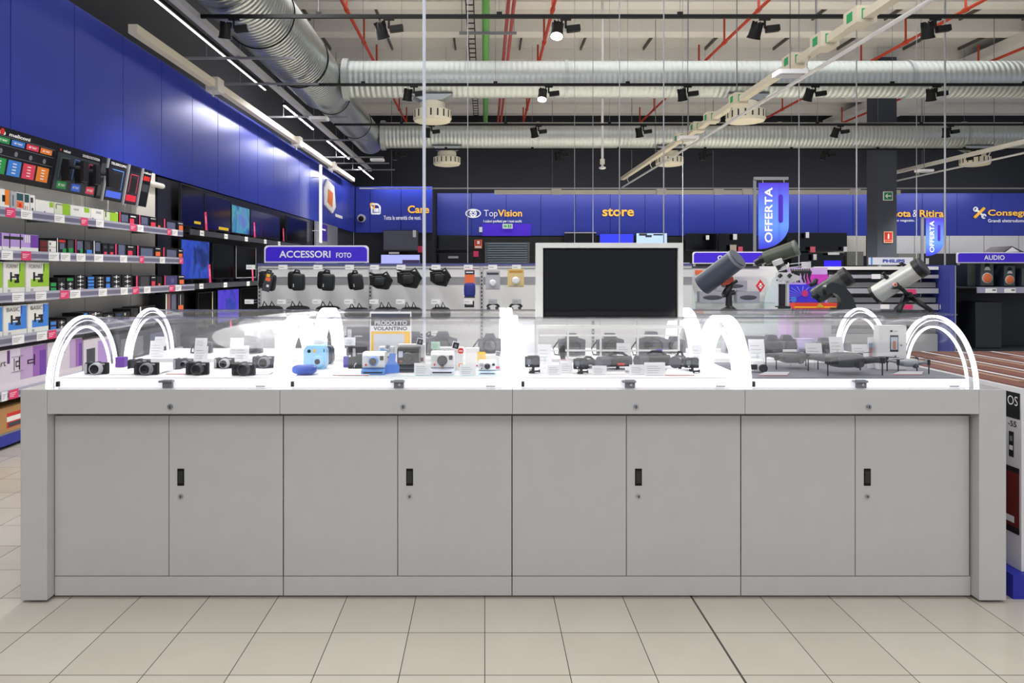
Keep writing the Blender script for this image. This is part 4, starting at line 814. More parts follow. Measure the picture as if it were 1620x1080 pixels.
# header boards above the shelving (leaning out at the top)
HB = math.radians(10)
def header(y0, y1, label, deco, zt=2.60, zb=2.175):
    h = (zt-zb)/math.cos(HB); r = root('header_board', (-3.99, y0, zb), label, 'header board', 'header boards over the wall shelving', rz=PI/2, rx=0)
    w = y1-y0
    # local: x along wall, y away from aisle, z up ; lean top towards aisle
    M = Matrix.Rotation(HB, 4, 'X'); m = MB(); m.M = M; m.box(0, 0, 0, w, .012, h, mat((18, 20, 26), .3)); m.build('board', r)
    g = MB(); g.M = M; deco(g, w, h); g.build('printed_graphics', r)
    s_ = box(.0, .02, .02, w, .05, .05, GREY); s_.build('support_bar', r); return r, M, w, h
def dk1(g, w, h):
    g.text('meliconi', w*.66, h*.86, w*.8, h*.93, -.004, PAPER, .03)
    for k in (-1, 1): g.cyl((w*.615+k*.03, -.001, h*.885), (w*.615+k*.03, -.003, h*.885), .014, PAPER, 14)
    g.cyl((w*.615, -.001, h*.91), (w*.615, -.005, h*.91), .026, RED, 16)
    for k, c_ in enumerate((GREEN, SKYB, MAG, ORANGE)):
        u = .585+.1*k
        g.box(w*u, -.003, h*.70, w*(u+.085), -.0005, h*.81, c_); g.text('MY WAY', w*(u+.015), h*.735, w*(u+.07), h*.775, -.004, PAPER, .03)
        g.cyl((w*(u+.04), -.001, h*.55), (w*(u+.04), -.003, h*.55), .022, GREY, 12); g.box(w*u, -.003, h*.12, w*(u+.085), -.0005, h*.42, c_)
        for q in range(4): g.box(w*(u+.03), -.004, h*(.17+.06*q), w*(u+.055), -.0032, h*(.19+.06*q), PAPER)
    for v in (.47, .66, .83): g.box(w*.3, -.002, h*v, w*.99, -.0005, h*(v+.008), GREY)
    g.box(w*.38, -.003, h*.73, w*.53, -.0005, h*.76, PAPER); g.box(w*.42, -.003, h*.54, w*.52, -.0005, h*.57, PAPER); g.box(w*.4, -.003, h*.38, w*.53, -.0005, h*.41, PAPER)
header(4.7, 6.66, 'black header board with green blue pink and orange squares', dk1)
def frame_(g, x0, z0, x1, z1, t_, m, y=-.003):
    g.box(x0, y, z0, x0+t_, -.0005, z1, m); g.box(x1-t_, y, z0, x1, -.0005, z1, m); g.box(x0, y, z1-t_, x1, -.0005, z1, m)
def dk2(g, w, h):
    g.text('meliconi', w*.12, h*.85, w*.27, h*.91, -.004, PAPER, .03); g.cyl((w*.06, -.001, h*.88), (w*.06, -.003, h*.88), .012, RED, 12)
    g.text('DOUBLE ROTATION', w*.55, h*.86, w*.97, h*.92, -.004, PAPER, .03)
    g.box(w*.02, -.0015, h*.02, w*.98, -.0005, h*.82, mat((52, 62, 68), .4))
    frame_(g, w*.1, h*.3, w*.3, h*.74, .006, mat((90, 120, 100), .4)); frame_(g, w*.4, h*.3, w*.6, h*.76, .006, mat((110, 150, 230), .4)); frame_(g, w*.74, h*.3, w*.93, h*.74, .006, MAG)
    for u, c_ in ((.1, GREEN), (.42, mat((60, 110, 235), .4)), (.76, MAG)): g.box(w*u, -.003, h*.06, w*(u+.2), -.0005, h*.22, c_); g.text('MY WAY', w*(u+.03), h*.11, w*(u+.17), h*.17, -.004, PAPER, .03)
r, M, w, h = header(6.68, 7.42, 'black header board with three coloured frames and bracket samples', dk2)
for k, (u, lab) in enumerate(((.2, 'green'), (.5, 'blue'), (.82, 'red'))):
    m = MB(); xx = 6.68+w*u; m.box(-3.95, xx-.05, 2.27, -3.88, xx-.02, 2.47, BK); m.tube([(-3.93, xx-.03, 2.40), (-3.80, xx+.02, 2.40), (-3.78, xx+.06, 2.36)], .018, BK); m.box(-3.80, xx+.0, 2.27, -3.77, xx+.09, 2.46, BK)
    tag(m.build('bracket_sample'), 'black wall bracket sample in front of the %s frame on the header board' % lab, 'bracket', 'black bracket samples')
def dk3(fc, bc, word):
    def f(g, w, h):
        if word: g.text(word, w*.1, h*.88, w*.9, h*.94, -.004, PAPER, .03)
        g.box(w*.05, -.0015, h*.03, w*.95, -.0005, h*.84, mat((34, 38, 50), .4)); frame_(g, w*.2, h*.3, w*.8, h*.78, .008, fc); g.box(w*.3, -.0025, h*.3, w*.7, -.0006, h*.68, BK)
        g.box(w*.1, -.003, h*.08, w*.85, -.0005, h*.24, bc)
        g.box(w*.94, -.02, -.02, w*1.0, -.0005, h, LGREY)
    return f
header(7.44, 7.56, 'narrow black header panel with two dark squares', lambda g, w, h: (g.box(w*.1, -.003, h*.06, w*.9, -.0005, h*.4, DG), g.box(w*.1, -.003, h*.5, w*.9, -.0005, h*.85, DG), g.box(w*.85, -.02, -.02, w, -.0005, h, LGREY)))
header(7.58, 8.0, 'black header panel with a glowing blue frame and blue base', dk3(mat((100, 160, 250), .4), mat((80, 110, 240), .4), 'TELESCOPIC'))
header(8.02, 8.32, 'black header panel with a red frame and red label', dk3(MAG, mat((230, 40, 70), .4), ''))
header(8.34, 8.56, 'last black header panel with small red and grey squares', lambda g, w, h: (g.box(w*.15, -.003, h*.7, w*.85, -.0005, h*.82, RED), g.box(w*.15, -.003, h*.4, w*.85, -.0005, h*.6, DG), g.text('meliconi', w*.1, h*.88, w*.9, h*.94, -.004, PAPER, .03)))
tag(box(-4.195, 9.22, .8, -4.15, 9.62, 2.62, mat((34, 36, 42), .3)).build('gable_board'), 'black panel closing the end of the wall shelving', 'panel')

# ---- television wall
XT = -4.08
r = root('television_wall', (-4.24, 9.65, 0), 'long black television display wall with two shelves, below the blue panels', 'display wall')
box(0, 0, 0, .04, 8.1, 2.64, mat((14, 14, 17), .4)).build('back_panel', r)
for z in (1.98, 1.25): 
    s_ = box(.041, 0, z-.03, .32, 8.1, z, BK).build('shelf', r); box(.3205, 0, z-.07, .335, 8.1, z+.005, DG).build('price_rail', s_)
box(.041, 0, .08, .32, 8.1, .55, BK).build('plinth', r)
def tv(y0, y1, z0, z1, label, scr=None, x=-4.1, band_=None):
    r = root('television', (x, y0, z0), label, 'television', 'televisions on the side wall'); w, h = y1-y0, z1-z0
    box(0, 0, .04, .04, w, h, BK).build('housing', r, .003)
    m = MB(); m.box(.0402, .012, .06, .0415, w-.012, h-.012, scr or SCREEN)
    if band_: band_(m, w, h)
    m.build('screen', r)
    for u in (.2, .75): box(.0, w*u, 0, .1, w*u+.04, .04, BK).build('foot', r)
def picture(name, cols, scale, strength):
    m = bpy.data.materials.new(name); m.use_nodes = True; nt = m.node_tree; b = nt.nodes['Principled BSDF']; b.inputs['Base Color'].default_value = (.01, .01, .012, 1); b.inputs['Roughness'].default_value = .15
    tc = nt.nodes.new('ShaderNodeTexCoord'); no = nt.nodes.new('ShaderNodeTexNoise'); no.inputs['Scale'].default_value = scale; no.inputs['Detail'].default_value = 3; no.inputs['Distortion'].default_value = .6
    cr = nt.nodes.new('ShaderNodeValToRGB'); e = cr.color_ramp.elements
    for k, c_ in enumerate(cols):
        q_ = e[k] if k < 2 else e.new(.5)
        q_.color = tuple(lin(v) for v in c_)+(1,)
    ps = [.34+.32*k/(len(cols)-1) for k in range(len(cols))]
    for k in range(len(cols)): cr.color_ramp.elements[k].position = ps[k]
    for k, c_ in enumerate(cols): cr.color_ramp.elements[k].color = tuple(lin(v) for v in c_)+(1,)
    nt.links.new(tc.outputs['Object'], no.inputs['Vector']); nt.links.new(no.outputs[0], cr.inputs[0]); nt.links.new(cr.outputs[0], b.inputs['Emission Color']); b.inputs['Emission Strength'].default_value = strength
    return m
PIC1 = picture('reef_picture', ((20, 40, 60), (60, 120, 190), (90, 190, 200), (110, 140, 220)), 2.4, .4)
PIC2 = picture('forest_picture', ((20, 40, 55), (44, 66, 190), (56, 92, 205), (30, 50, 120)), 1.8, .5)
PIC3 = picture('violet_picture', ((40, 30, 130), (84, 62, 215), (96, 76, 225), (50, 70, 180)), 2.2, .5)
EMB = mat((42, 72, 190), .4, 0, .55); EMT = mat((80, 160, 185), .4, 0, .45); EMV = mat((80, 62, 215), .4, 0, .6); EMD = mat((40, 90, 90), .4, 0, .3); EMY = mat((200, 170, 20), .4, 0, .25); EML = mat((160, 165, 225), .4, 0, .6)
tv(9.72, 10.5, 1.99, 2.60, 'large black television behind the end of the shelving, upper row', band_=lambda m, w, h: m.box(.0416, w*.55, h*.16, .0419, w*.85, h*.22, EMY))
tv(10.55, 11.62, 1.99, 2.55, 'large black television with yellow letters at its lower corner, upper row', band_=lambda m, w, h: m.box(.0416, w*.5, h*.12, .0419, w*.9, h*.2, EMY))
def art(c1, c2):
    def f(m, w, h):
        m.ext([(w*.05, h*.12), (w*.6, h*.12), (w*.85, h*.6), (w*.5, h*.45)], 'x', .0416, .0419, c1); m.ext([(w*.1, h*.9), (w*.3, h*.7), (w*.5, h*.85), (w*.7, h*.7), (w*.95, h*.93)], 'x', .0416, .0419, c2)
    return f
tv(11.66, 12.55, 1.99, 2.50, 'television showing a blue and turquoise underwater picture, upper row', PIC1)
tv(12.6, 14.4, 1.99, 2.50, 'wide dark blue television with faint ring logo, upper row', mat((14, 18, 48), .15, coat=.4))
tv(14.9, 16.6, 1.99, 2.56, 'black television next to the upright light tube, upper row')
tv(9.72, 10.72, 1.26, 1.86, 'television with bright blue nature picture, lower row', PIC2)
tv(10.85, 11.75, 1.26, 1.84, 'black television with rippled reflections, lower row')
tv(11.85, 12.9, 1.26, 1.84, 'black television in a silver frame, lower row', band_=lambda m, w, h: (m.box(.0416, .005, .045, .043, w-.005, .06, LGREY), m.box(.0416, .003, .045, .043, .02, h, LGREY), m.box(.0416, w-.02, .045, .043, w-.005, h, LGREY)))
tv(10.3, 10.95, .58, 1.12, 'dark television with pale edge on the floor row', band_=lambda m, w, h: m.box(.0416, w*.8, .06, .043, w*.84, h, CREAM)); tv(11.05, 12.0, .58, 1.14, 'television glowing violet on the floor row', PIC3); tv(12.1, 13.0, .58, 1.14, 'dark television with faint blue glow on the floor row'); tv(13.1, 14.0, .58, 1.16, 'dark television with cream edge on the floor row', band_=lambda m, w, h: m.box(.0416, 0, .05, .043, .03, h, CREAM))
for k, (px, py, X, lab) in enumerate(((325, 356, -3.88, 'slanted pink tag before the televisions on the upper row, nearest'), (402, 368, -3.88, 'slanted pink tag beside the dark blue television'), (331, 433, -3.88, 'slanted pink tag beside the rippled television'), (399, 430, -3.88, 'pink tag next to the hanging camera cases'), (364, 486, -3.86, 'small red tag below the violet television'), (448, 378, -3.86, 'pink tag beside the tall light tube'))):
    Y = yd(px, X); z = wz(py, Y); s_ = 1 if k != 4 else .5
    sz = {True: 1.981, False: 1.251}[z > 1.9] if k != 4 else .551
    m = MB(); m.M = Matrix.Translation((X, Y, sz)) @ Matrix.Rotation(.15, 4, 'X'); m.box(0, -.0, 0.01, .003, .07, .26*s_, PINK); m.box(.0031, .015, .1*s_, .0036, .055, .2*s_, mat((240, 130, 170), .5)); m.box(-.02, 0, .0, .02, .07, .008, PLAIN)
    tag(m.build('promo_tag'), lab, 'tag', 'pink promotional tags')
wt = 0
for z_, pxs in ((1.98, (320, 358, 390, 420, 442)), (1.25, (319, 357, 393))):
    for px in pxs:
        y = yd(px, -3.9); tag(box(-3.9045, y-.07, z_-.07, -3.902, y+.07, z_+.002, PAPER).box(-3.9019, y-.05, z_-.04, -3.9015, y+.04, z_-.03, GREY).build('price_tag'), 'white price tag on the %s shelf of the television wall, %s from the front' % ('upper' if z_ > 1.5 else 'lower', ORD[pxs.index(px)]), 'price tag', 'price tags on the television wall')
# light tube, wall icon, service board
r = root('light_tube', (-4.0, 17.7, 2.1), 'tall upright glowing tube standing against the blue side wall', 'light tube')
MB().cyl((0, 0, .02), (0, 0, 1.9), .030, mat((255, 255, 255), .5, 0, 1.6), 14).build('diffuser', r); MB().cyl((0, 0, 0), (0, 0, .02), .04, LGREY, 12).cyl((-.04, 0, .3), (-.2, 0, .3), .012, LGREY, 8).cyl((-.04, 0, 1.6), (-.2, 0, 1.6), .012, LGREY, 8).build('mounting', r)
tag(box(-4.199, 17.9, 1.6, -4.15, 20.5, 2.655, mat((120, 122, 132), .5)).box(-4.149, 18.2, 2.2, -4.14, 19.1, 2.62, mat((60, 35, 150), .5)).box(-4.139, 18.3, 2.46, -4.136, 18.9, 2.5, PAPER).build('service_board'), 'grey wall board with a violet square beside the light tube', 'board')
m = MB(); m.ext([(19.0, 3.15), (19.9, 3.0), (20.3, 3.2), (20.1, 3.75), (19.2, 3.85), (18.95, 3.6)], 'x', -4.198, -4.16, PAPER); m.ext([(19.2, 3.25), (19.8, 3.15), (19.9, 3.55), (19.3, 3.6)], 'x', -4.159, -4.15, ORANGE); m.box(-4.198, 20.4, 2.95, -4.19, 21.4, 3.03, PAPER)
tag(m.build('wall_icon'), 'white and orange document symbol on the side wall of blue panels', 'wall symbol')
m = MB(); m.cyl((-3.98, 23.56, 3.12), (-3.98, 23.4, 3.12), .13, WHITE, 18).ell((-3.98, 23.36, 3.1), (.09, .09, .09), BLACK); tag(m.build('dome_camera'), 'white security dome camera at the corner of the blue walls', 'security camera')

# ================================================================== FAR WALL SIGNS AND DEVICES
YL = YEL = mat((245, 185, 60), .5, 0, .25)
WHT = mat((240, 240, 245), .5, 0, .2)
def lettering(name, Y, items, label, extra=None, cat='lettering'):
    m = MB()
    for st, a, b_, c_, d_, mm, bo in items: m.text(st, wx(a, Y), wz(d_, Y), wx(c_, Y), wz(b_, Y), Y, mm, bo)
    if extra: extra(m, Y)
    return tag(m.build(name), label, cat, None)
def icon_doc(m, Y):
    X = lambda p: wx(p, Y); Z = lambda p: wz(p, Y)
    def ln(a, b_, c_, d_, t_=.03, mm=WHT): m.tube([(X(a), Y, Z(b_)), (X(c_), Y, Z(d_))], t_, mm, 6)
    for s_ in ((588, 326, 588, 338), (588, 338, 601, 338), (601, 338, 601, 327), (601, 327, 597, 323), (597, 323, 587, 323), (591, 331, 599, 331), (591, 334, 599, 334)): ln(*s_)
    for s_ in ((586, 322, 592, 322), (592, 322, 592, 329), (592, 329, 587, 329), (587, 329, 586, 322)): ln(*s_, .025, YL)
lettering('care_lettering', 23.55, (('Care', 645, 325, 679, 337, YL, .022), ('Tutta la serenità che vuoi.', 607, 341, 666, 347.5, WHT, .01)), 'yellow word Care with document symbol on the far blue wall', icon_doc)
def icon_eye(m, Y):
    c_ = Vector((wx(748.5, Y), Y, wz(337.5, Y))); mm = Y/F
    for s_ in (1, -1): m.tube([c_+Vector((mm*11.5*math.cos(a), 0, s_*mm*6.3*math.sin(a))) for a in [k*PI/16 for k in range(17)]], .022, WHT, 6)
    m.tube([c_+Vector((mm*5*math.cos(a), 0, mm*5*math.sin(a))) for a in [k*PI/10 for k in range(21)]], .02, WHT, 6)
    for k in range(5): 
        a = k*2*PI/5; m.tube([c_+Vector((mm*4.5*math.cos(a), 0, mm*4.5*math.sin(a))), c_+Vector((mm*2*math.cos(a+1.2), 0, mm*2*math.sin(a+1.2)))], .018, WHT, 6)
lettering('vision_lettering', 25.5, (('Top', 765.5, 332, 787, 345.5, WHT, -.01), ('Vision', 787.5, 331.5, 826, 342.5, YL, .022), ('I colori perfetti per i tuoi occhi.', 765, 347.5, 826, 353, WHT, .01)), 'words TopVision with eye symbol on the far blue wall', icon_eye)
lettering('store_lettering', 25.5, (('store', 953, 329, 1003, 342, YL, .022),), 'yellow word store on the far blue wall')
lettering('pickup_lettering', 25.5, (('Prenota', 1390, 332, 1441, 343, YL, .022), ('&', 1444, 332, 1451, 343, WHT, -.01), ('Ritira', 1455, 332, 1493, 343, YL, .022), ('Ritiri in negozio.', 1402, 346.5, 1447, 351.5, WHT, .01)), 'yellow words ota and Ritira beside the dark column')
def icon_tool(m, Y):
    X = lambda p: wx(p, Y); Z = lambda p: wz(p, Y)
    m.tube([(X(1542), Y, Z(344)), (X(1557), Y, Z(329))], .05, YL, 8); m.tube([(X(1544), Y, Z(331)), (X(1556), Y, Z(342))], .035, WHT, 8)
    for a, b_ in ((1543.5, 331), (1556.5, 342)): m.tube([(X(a)+.07*math.cos(t_), Y, Z(b_)+.07*math.sin(t_)) for t_ in [k*PI/6 for k in range(11)]], .022, WHT, 6)
lettering('delivery_lettering', 25.5, (('Consegna', 1563, 331.5, 1635, 344, YL, .022), ('Grandi elettrodomestici', 1563, 346.5, 1634, 351.5, WHT, .01)), 'yellow word Consegna with tool symbol at the far end of the blue wall', icon_tool)

def R2(px0, py0, px1, py1, Y): return wx(px0, Y), wz(py1, Y), wx(px1, Y), wz(py0, Y)
def wallitem(name, px0, py0, px1, py1, Y, d, m_, label, cat, deco=(), group=None, bev=0):
    x0, z0, x1, z1 = R2(px0, py0, px1, py1, Y); w, h = x1-x0, z1-z0
    m = box(x0, Y, z0, x1, Y+d, z1, m_)
    for k, (u0, v0, u1, v1, c_) in enumerate(deco): m.box(x0+u0*w, Y-.004*(k+1), z0+v0*h, x0+u1*w, Y-.001, z0+v1*h, c_)
    return tag(m.build(name, bevel=bev), label, cat, group)
def fartv(px0, py0, px1, py1, Y, label, scr=None, deco=()):
    x0, z0, x1, z1 = R2(px0, py0, px1, py1, Y); w, h = x1-x0, z1-z0
    r = root('television', (x0, Y, z0), label, 'television', 'televisions along the far wall')
    box(0, 0, 0, w, .06, h, BK).build('housing', r)
    m = box(.02, -.004, .04, w-.02, -.0005, h-.02, scr or SCREEN)
    for k, (u0, v0, u1, v1, c_) in enumerate(deco): m.box(u0*w, -.008-.003*k, v0*h, u1*w, -.0045, v1*h, c_)
    m.build('screen', r); box(w*.3, .061, h*.3, w*.7, .061+max(.02, (23.6 if Y < 24 else 25.55)-Y-.065), h*.6, BK).build('wall_mount', r)
SIL = mat((96, 98, 108), .3, .6)
fartv(606, 364, 662, 397, 23.3, 'silver grey television below the word Care', SIL); fartv(602, 402, 665, 420, 23.3, 'television with lilac mountain picture below the silver grey one', EML, ((.55, 0, .98, .5, mat((60, 50, 90), .4, 0, .3)),))
wallitem('price_tag', 653, 364, 658, 375, 23.27, .022, PAPER, 'white price tag at the corner of the silver grey television', 'price tag'); wallitem('price_tag', 661, 389, 667, 399, 23.27, .35, PINK, 'pink price tag beside the silver grey television', 'price tag'); wallitem('price_tag', 615, 398.5, 631, 401.5, 23.2, .1, PAPER, 'long white price tag between the two corner televisions', 'price tag')
fartv(690, 372, 738, 395, 25.3, 'dark television beside the corner block'); fartv(690, 400, 748, 420, 25.3, 'dark television low beside the red sign')
r = root('roller_shutter', (wx(767, 25.4), 25.4, wz(425, 25.4)), 'grey slatted roller shutter in the far wall', 'shutter')
w = (838-767)*25.4/F; h = (425-383)*25.4/F
m = box(0, 0, 0, w, .1, h, mat((84, 96, 106), .5)); m.build('frame', r); m = MB()
for k in range(11): m.box(.1, -.06, .05+h*k/11.5, w-.1, -.001, .05+h*k/11.5+h*.045, mat((120, 134, 144), .45))
m.build('slats', r)
wallitem('fascia_panel', 763, 354, 840, 373, 25.5, .05, mat((62, 22, 190), .4, 0, .25), 'deep violet panel above the roller shutter', 'panel')
def exitdeco(x): return x
wallitem('exit_sign', 795, 354, 811, 361.5, 25.3, .06, PAPER, 'small white and green exit sign above the roller shutter', 'sign', ((.06, .1, .94, .9, mat((190, 225, 205), .5)), (.15, .35, .4, .65, GREENL), (.55, .2, .65, .8, GREENL), (.75, .3, .85, .75, GREENL)))
wallitem('fire_sign', 750.5, 379, 762.5, 393, 25.3, .02, mat((220, 120, 90), .5), 'red and white fire sign beside the roller shutter', 'sign', ((.1, .35, .9, .95, RED), (.35, .5, .7, .85, PAPER), (.1, .08, .9, .25, PAPER)))
wallitem('price_tag', 749, 397, 757, 406, 25.3, .02, PINK, 'pink price tag below the fire sign', 'price tag'); wallitem('price_tag', 758, 359, 763, 367, 25.3, .02, PAPER, 'white price tag at the edge of the violet panel', 'price tag'); wallitem('price_tag', 709, 405, 725, 408.5, 25.2, .04, LGREY, 'grey price tag on the low dark television', 'price tag')
fartv(893, 367, 943, 392, 25.2, 'black television with a thin pale top edge above the framed screen', SCREEN, ((0, .93, 1, .99, LGREY),)); fartv(948, 369, 1003, 392, 25.2, 'glowing blue television above the framed screen', mat((40, 50, 200), .4, 0, .6)); fartv(1006, 368, 1056, 392, 25.2, 'television with pale sky and dark leaves above the framed screen', mat((160, 185, 230), .4, 0, .6), ((.1, .8, .35, .95, DG), (.3, .7, .5, .85, DG), (.55, .82, .85, .92, DG)))
fartv(1085, 369, 1135, 397, 25.2, 'black television beside the framed screen on the far wall'); fartv(1137, 369, 1193, 397, 25.2, 'black television behind the first banner post'); fartv(1245, 368, 1340, 397, 25.2, 'wide black television between banner and dark column'); fartv(1252, 400, 1335, 424, 25.2, 'low black television between banner and dark column', None, ((.62, .05, .95, .5, mat((45, 30, 215), .4, 0, .6)),))
for px, py, dx, dy, c_, lab in ((1117, 372, 5, 7, PAPER, 'white tag on the black television beside the framed screen'), (1160, 370, 6, 9, PAPER, 'white tag on the black television behind the first banner post'), (1155, 387, 10, 12, mat((190, 180, 165), .5), 'cream card standing above the short violet sign'), (1168, 390, 7, 8, mat((230, 90, 120), .5), 'pink card standing above the short violet sign'),
                            (1275, 367, 5, 9, PAPER, 'white tag on the wide black television'), (1282, 390, 8, 9, mat((225, 100, 120), .5), 'pink tag under the wide black television'), (1287, 402, 5, 9, PAPER, 'small white tag on the low black television'), (1310, 399, 18, 4, PAPER, 'long white tag under the wide black television'), (1335, 390, 5, 8, PAPER, 'white tag next to the white wall panel')):
    wallitem('price_tag', px, py, px+dx, py+dy, 25.0, .02, c_, lab, 'price tag')
wallitem('appliance', 1422, 401, 1455, 418, 25.3, .2, mat((150, 148, 142), .35), 'grey appliance under the white wall panels beside the column', 'appliance'); wallitem('appliance', 1340, 398, 1366, 420, 25.3, .2, mat((120, 120, 116), .35), 'grey appliance under the white wall panels before the column', 'appliance')
wallitem('appliance', 1456, 401, 1540, 425, 25.3, .2, mat((36, 36, 36), .35), 'dark appliance under the white wall panels behind the second banner', 'appliance', ((.1, .3, .16, .7, PAPER), (.72, .6, .8, .75, LGREY)))

# ================================================================== ACCESSORY GONDOLA BEHIND THE COUNTER
YG = 6.53
x0, x1 = wx(408, YG), 1.86
r = root('accessory_gondola', (x0, YG, 0), 'long white pegboard gondola of hanging camera bags under the ACCESSORI sign', 'gondola')
WP = mat((226, 226, 226), .5); L_ = x1-x0
m = box(0, 0, 0, L_, .05, 1.475, WP)
for z in (wz(438, YG), wz(450, YG)): pass
m.box(0, -.003, wz(450, YG), L_, -.0005, wz(438.5, YG), mat((150, 150, 154), .5)); m.box(0, -.006, wz(438.3, YG), L_, -.0005, wz(437, YG), WHITE); m.box(0, -.006, wz(424.5, YG)-.002, L_, -.0005, wz(424, YG), GREY)
for z in (.62, .3): m.box(0, -.003, z, L_, -.0005, z+.06, mat((150, 150, 154), .5))
m.build('back_panel', r)
box(0, -.01, 1.476, L_, .06, 1.495, mat((80, 84, 140), .4)).build('top_rail', r)
for px in (411, 586, 762, 938):
    u = wx(px, YG)-x0; m = box(u-.014, -.012, 0, u+.014, -.0035, 1.47, LGREY)
    for k in range(26): m.box(u-.005, -.0135, .55+.034*k, u+.005, -.0121, .568+.034*k, DARK)
    m.build('upright', r)
box(0, -.42, .12, L_, -.013, .16, WP).build('base_shelf', r); box(0, -.38, 0, L_, -.02, .119, NAVYD).build('kick_board', r)
HK = [412, 461, 514, 562, 600, 640, 693, 742, 779, 815]
for px in HK:
    u = wx(px, YG)-x0
    for z, yy in ((1.445, -.26), (1.15, -.3), (.88, -.3)):
        if z < 1 and px > 700: continue
        m = MB(); m.tube([(u, -.0005, z), (u, yy, z), (u, yy, z+.015)], .003, CHROME, 6); m.tube([(u, -.0005, z+.022), (u, yy-.01, z+.022)], .002, CHROME, 6)
        m.box(u-.038, yy-.014, z-.004, u+.038, yy-.011, z+.035, PAPER if px < 760 or z > 1.2 else LGREY); m.box(u-.03, yy-.0145, z+.012, u+.01, yy-.0142, z+.016, GREY); m.build('hook', r)
def sign_board(px0, py0, px1, py1, Y, words, label, post=True, zb=1.496):
    X0, z0, X1, z1 = R2(px0, py0, px1, py1, Y); w, h = X1-X0, z1-z0; c_ = h*.22
    r = root('header_sign', (X0, Y, z0), label, 'sign', 'violet department signs')
    def rr(i):
        p = [(i, i), (w-i, i)]
        for k in range(7): a = k*PI/12; p.append((w-i-c_+c_*math.cos(a), h-i-c_+c_*math.sin(a)))
        for k in range(7): a = PI/2+k*PI/12; p.append((i+c_+c_*math.cos(a), h-i-c_+c_*math.sin(a)))
        return p
    MB().ext(rr(0), 'y', 0, .02, mat((225, 224, 238), .4)).build('frame', r)
    g = MB().ext(rr(h*.085), 'y', -.004, -.0003, SIGNB); go = g.build('face', r)
    t_ = MB()
    for st, a, b_, c2, d_ in words: t_.text(st, wx(a, Y)-X0, wz(d_, Y)-z0, wx(c2, Y)-X0, wz(b_, Y)-z0, -.0052, PAPER, .018)
    if t_.v: t_.build('lettering', go)
    for u in (.03, .97): box(w*u-.012, .02, zb-z0, w*u+.012, .04, h*.5, LGREY).build('post', r)
sign_board(418, 388, 583, 415.5, YG+.02, (('ACCESSORI', 442, 396.5, 523, 407.5), ('FOTO', 532, 399.5, 556, 407.5)), 'violet sign reading ACCESSORI FOTO on the hanging bag gondola')
FAB = mat((17, 19, 21), .7, spec=.3); FAB2 = mat((28, 32, 35), .5, spec=.35); ZIP = mat((90, 92, 96), .4)
def bag(px0, py0, px1, py1, Y, label, kind=0, tilt=0.0, name='camera_bag', m_=None, dz=None):
    X0, z0, X1, z1 = R2(px0, py0, px1, py1, Y); w2, h = (X1-X0)/2, z1-z0; m_ = m_ or FAB
    r = root(name, ((X0+X1)/2, Y, z0), label, 'bag', 'hanging camera bags', ry=tilt)
    if kind == 0:    # upright pouch pair
        MB().ell((-w2*.34, .03, h*.50), (w2*.66, .05, h*.44), m_, 18, .4).build('pouch', r); MB().ell((w2*.34, -.04, h*.41), (w2*.66, .05, h*.41), FAB2, 18, .35).build('pouch', r)
        MB().tube([(-w2*.3, -.01, h*.84), (-w2*.1, -.01, h), (w2*.3, -.01, h*.98), (w2*.4, -.02, h*.8)], .008, RUBBER).build('strap', r)
        box(-w2*.1, -.0925, h*.18, w2*.0, -.0905, h*.34, LGREY).build('logo_tag', r)
    elif kind == 1:  # wide holster bag
        MB().ext([(-w2*.9, h*.8), (w2*.55, h*.85), (w2*.95, h*.45), (w2*.6, 0), (-w2*.3, h*.08), (-w2*.85, h*.3)], 'y', -.06, .05, m_).build('body', r, .018)
        MB().tube([(-w2*.95, -.01, h*.95), (-w2*.5, -.02, h*.84), (w2*.2, -.02, h*.86), (w2*.5, -.01, h), (w2*.9, -.03, h*.6), (w2*.98, -.03, h*.45)], .010, FAB2).build('strap', r)
        MB().tube([(-w2*.7, -.062, h*.72), (w2*.1, -.064, h*.76), (w2*.5, -.062, h*.6)], .003, ZIP, 6).build('zip', r)
        MB().ell((-w2*.05, -.06, h*.45), (w2*.5, .02, h*.25), FAB2, 16, .6).build('front_pocket', r)
    else:            # folded case seen from above
        MB().ell((0, 0, h*.34), (w2, .08, h*.33), m_, 18, .6).build('body', r)
        for s_ in (-.35, .25): MB().tube([(w2*s_-w2*.25, -.05, h*.4), (w2*s_, -.05, h*.92), (w2*s_+w2*.4, -.04, h*.45)], .007, FAB2).build('strap', r)
    return r
R1 = [(407, 427, 436, 459, 0, .12, 'first dark camera bag with printed side card under the ACCESSORI sign'), (455, 427, 483.5, 459.5, 0, 0, 'upright black double camera pouch, second bag of the upper hooks'), (501, 427, 530, 459.5, 0, .04, 'square black camera pouch with white tab, third bag of the upper hooks'),
      (552, 428, 577, 459, 0, -.12, 'narrow slanting black pouch with loose strap beside the first upright'), (584, 430, 621, 458, 1, 0, 'black camera bag under a pale tag, first after the upright'), (627, 424, 667, 456, 1, 0, 'large shiny black holster bag on the upper hooks'), (679, 424, 713, 453, 1, 0, 'rounded black camera bag just past the white power pole')]
for a, b_, c_, d_, k, t_, lab in R1: bag(a, b_, c_, d_, 6.33, lab, k, t_)
m = MB(); a = at(427, 430, 6.20); m.M = Matrix.Translation(a) @ Matrix.Rotation(.25, 4, 'Y'); m.box(-.03, 0, -.17, .035, .003, .0, DG); m.box(-.02, -.001, -.08, .02, -.0002, -.05, OR2); m.box(-.02, -.001, -.045, .01, -.0002, -.02, YELLOW); m.box(.0, -.001, -.13, .02, -.0002, -.11, PAPER)
tag(m.build('printed_card'), 'dark printed card hanging on the first camera bag', 'card')
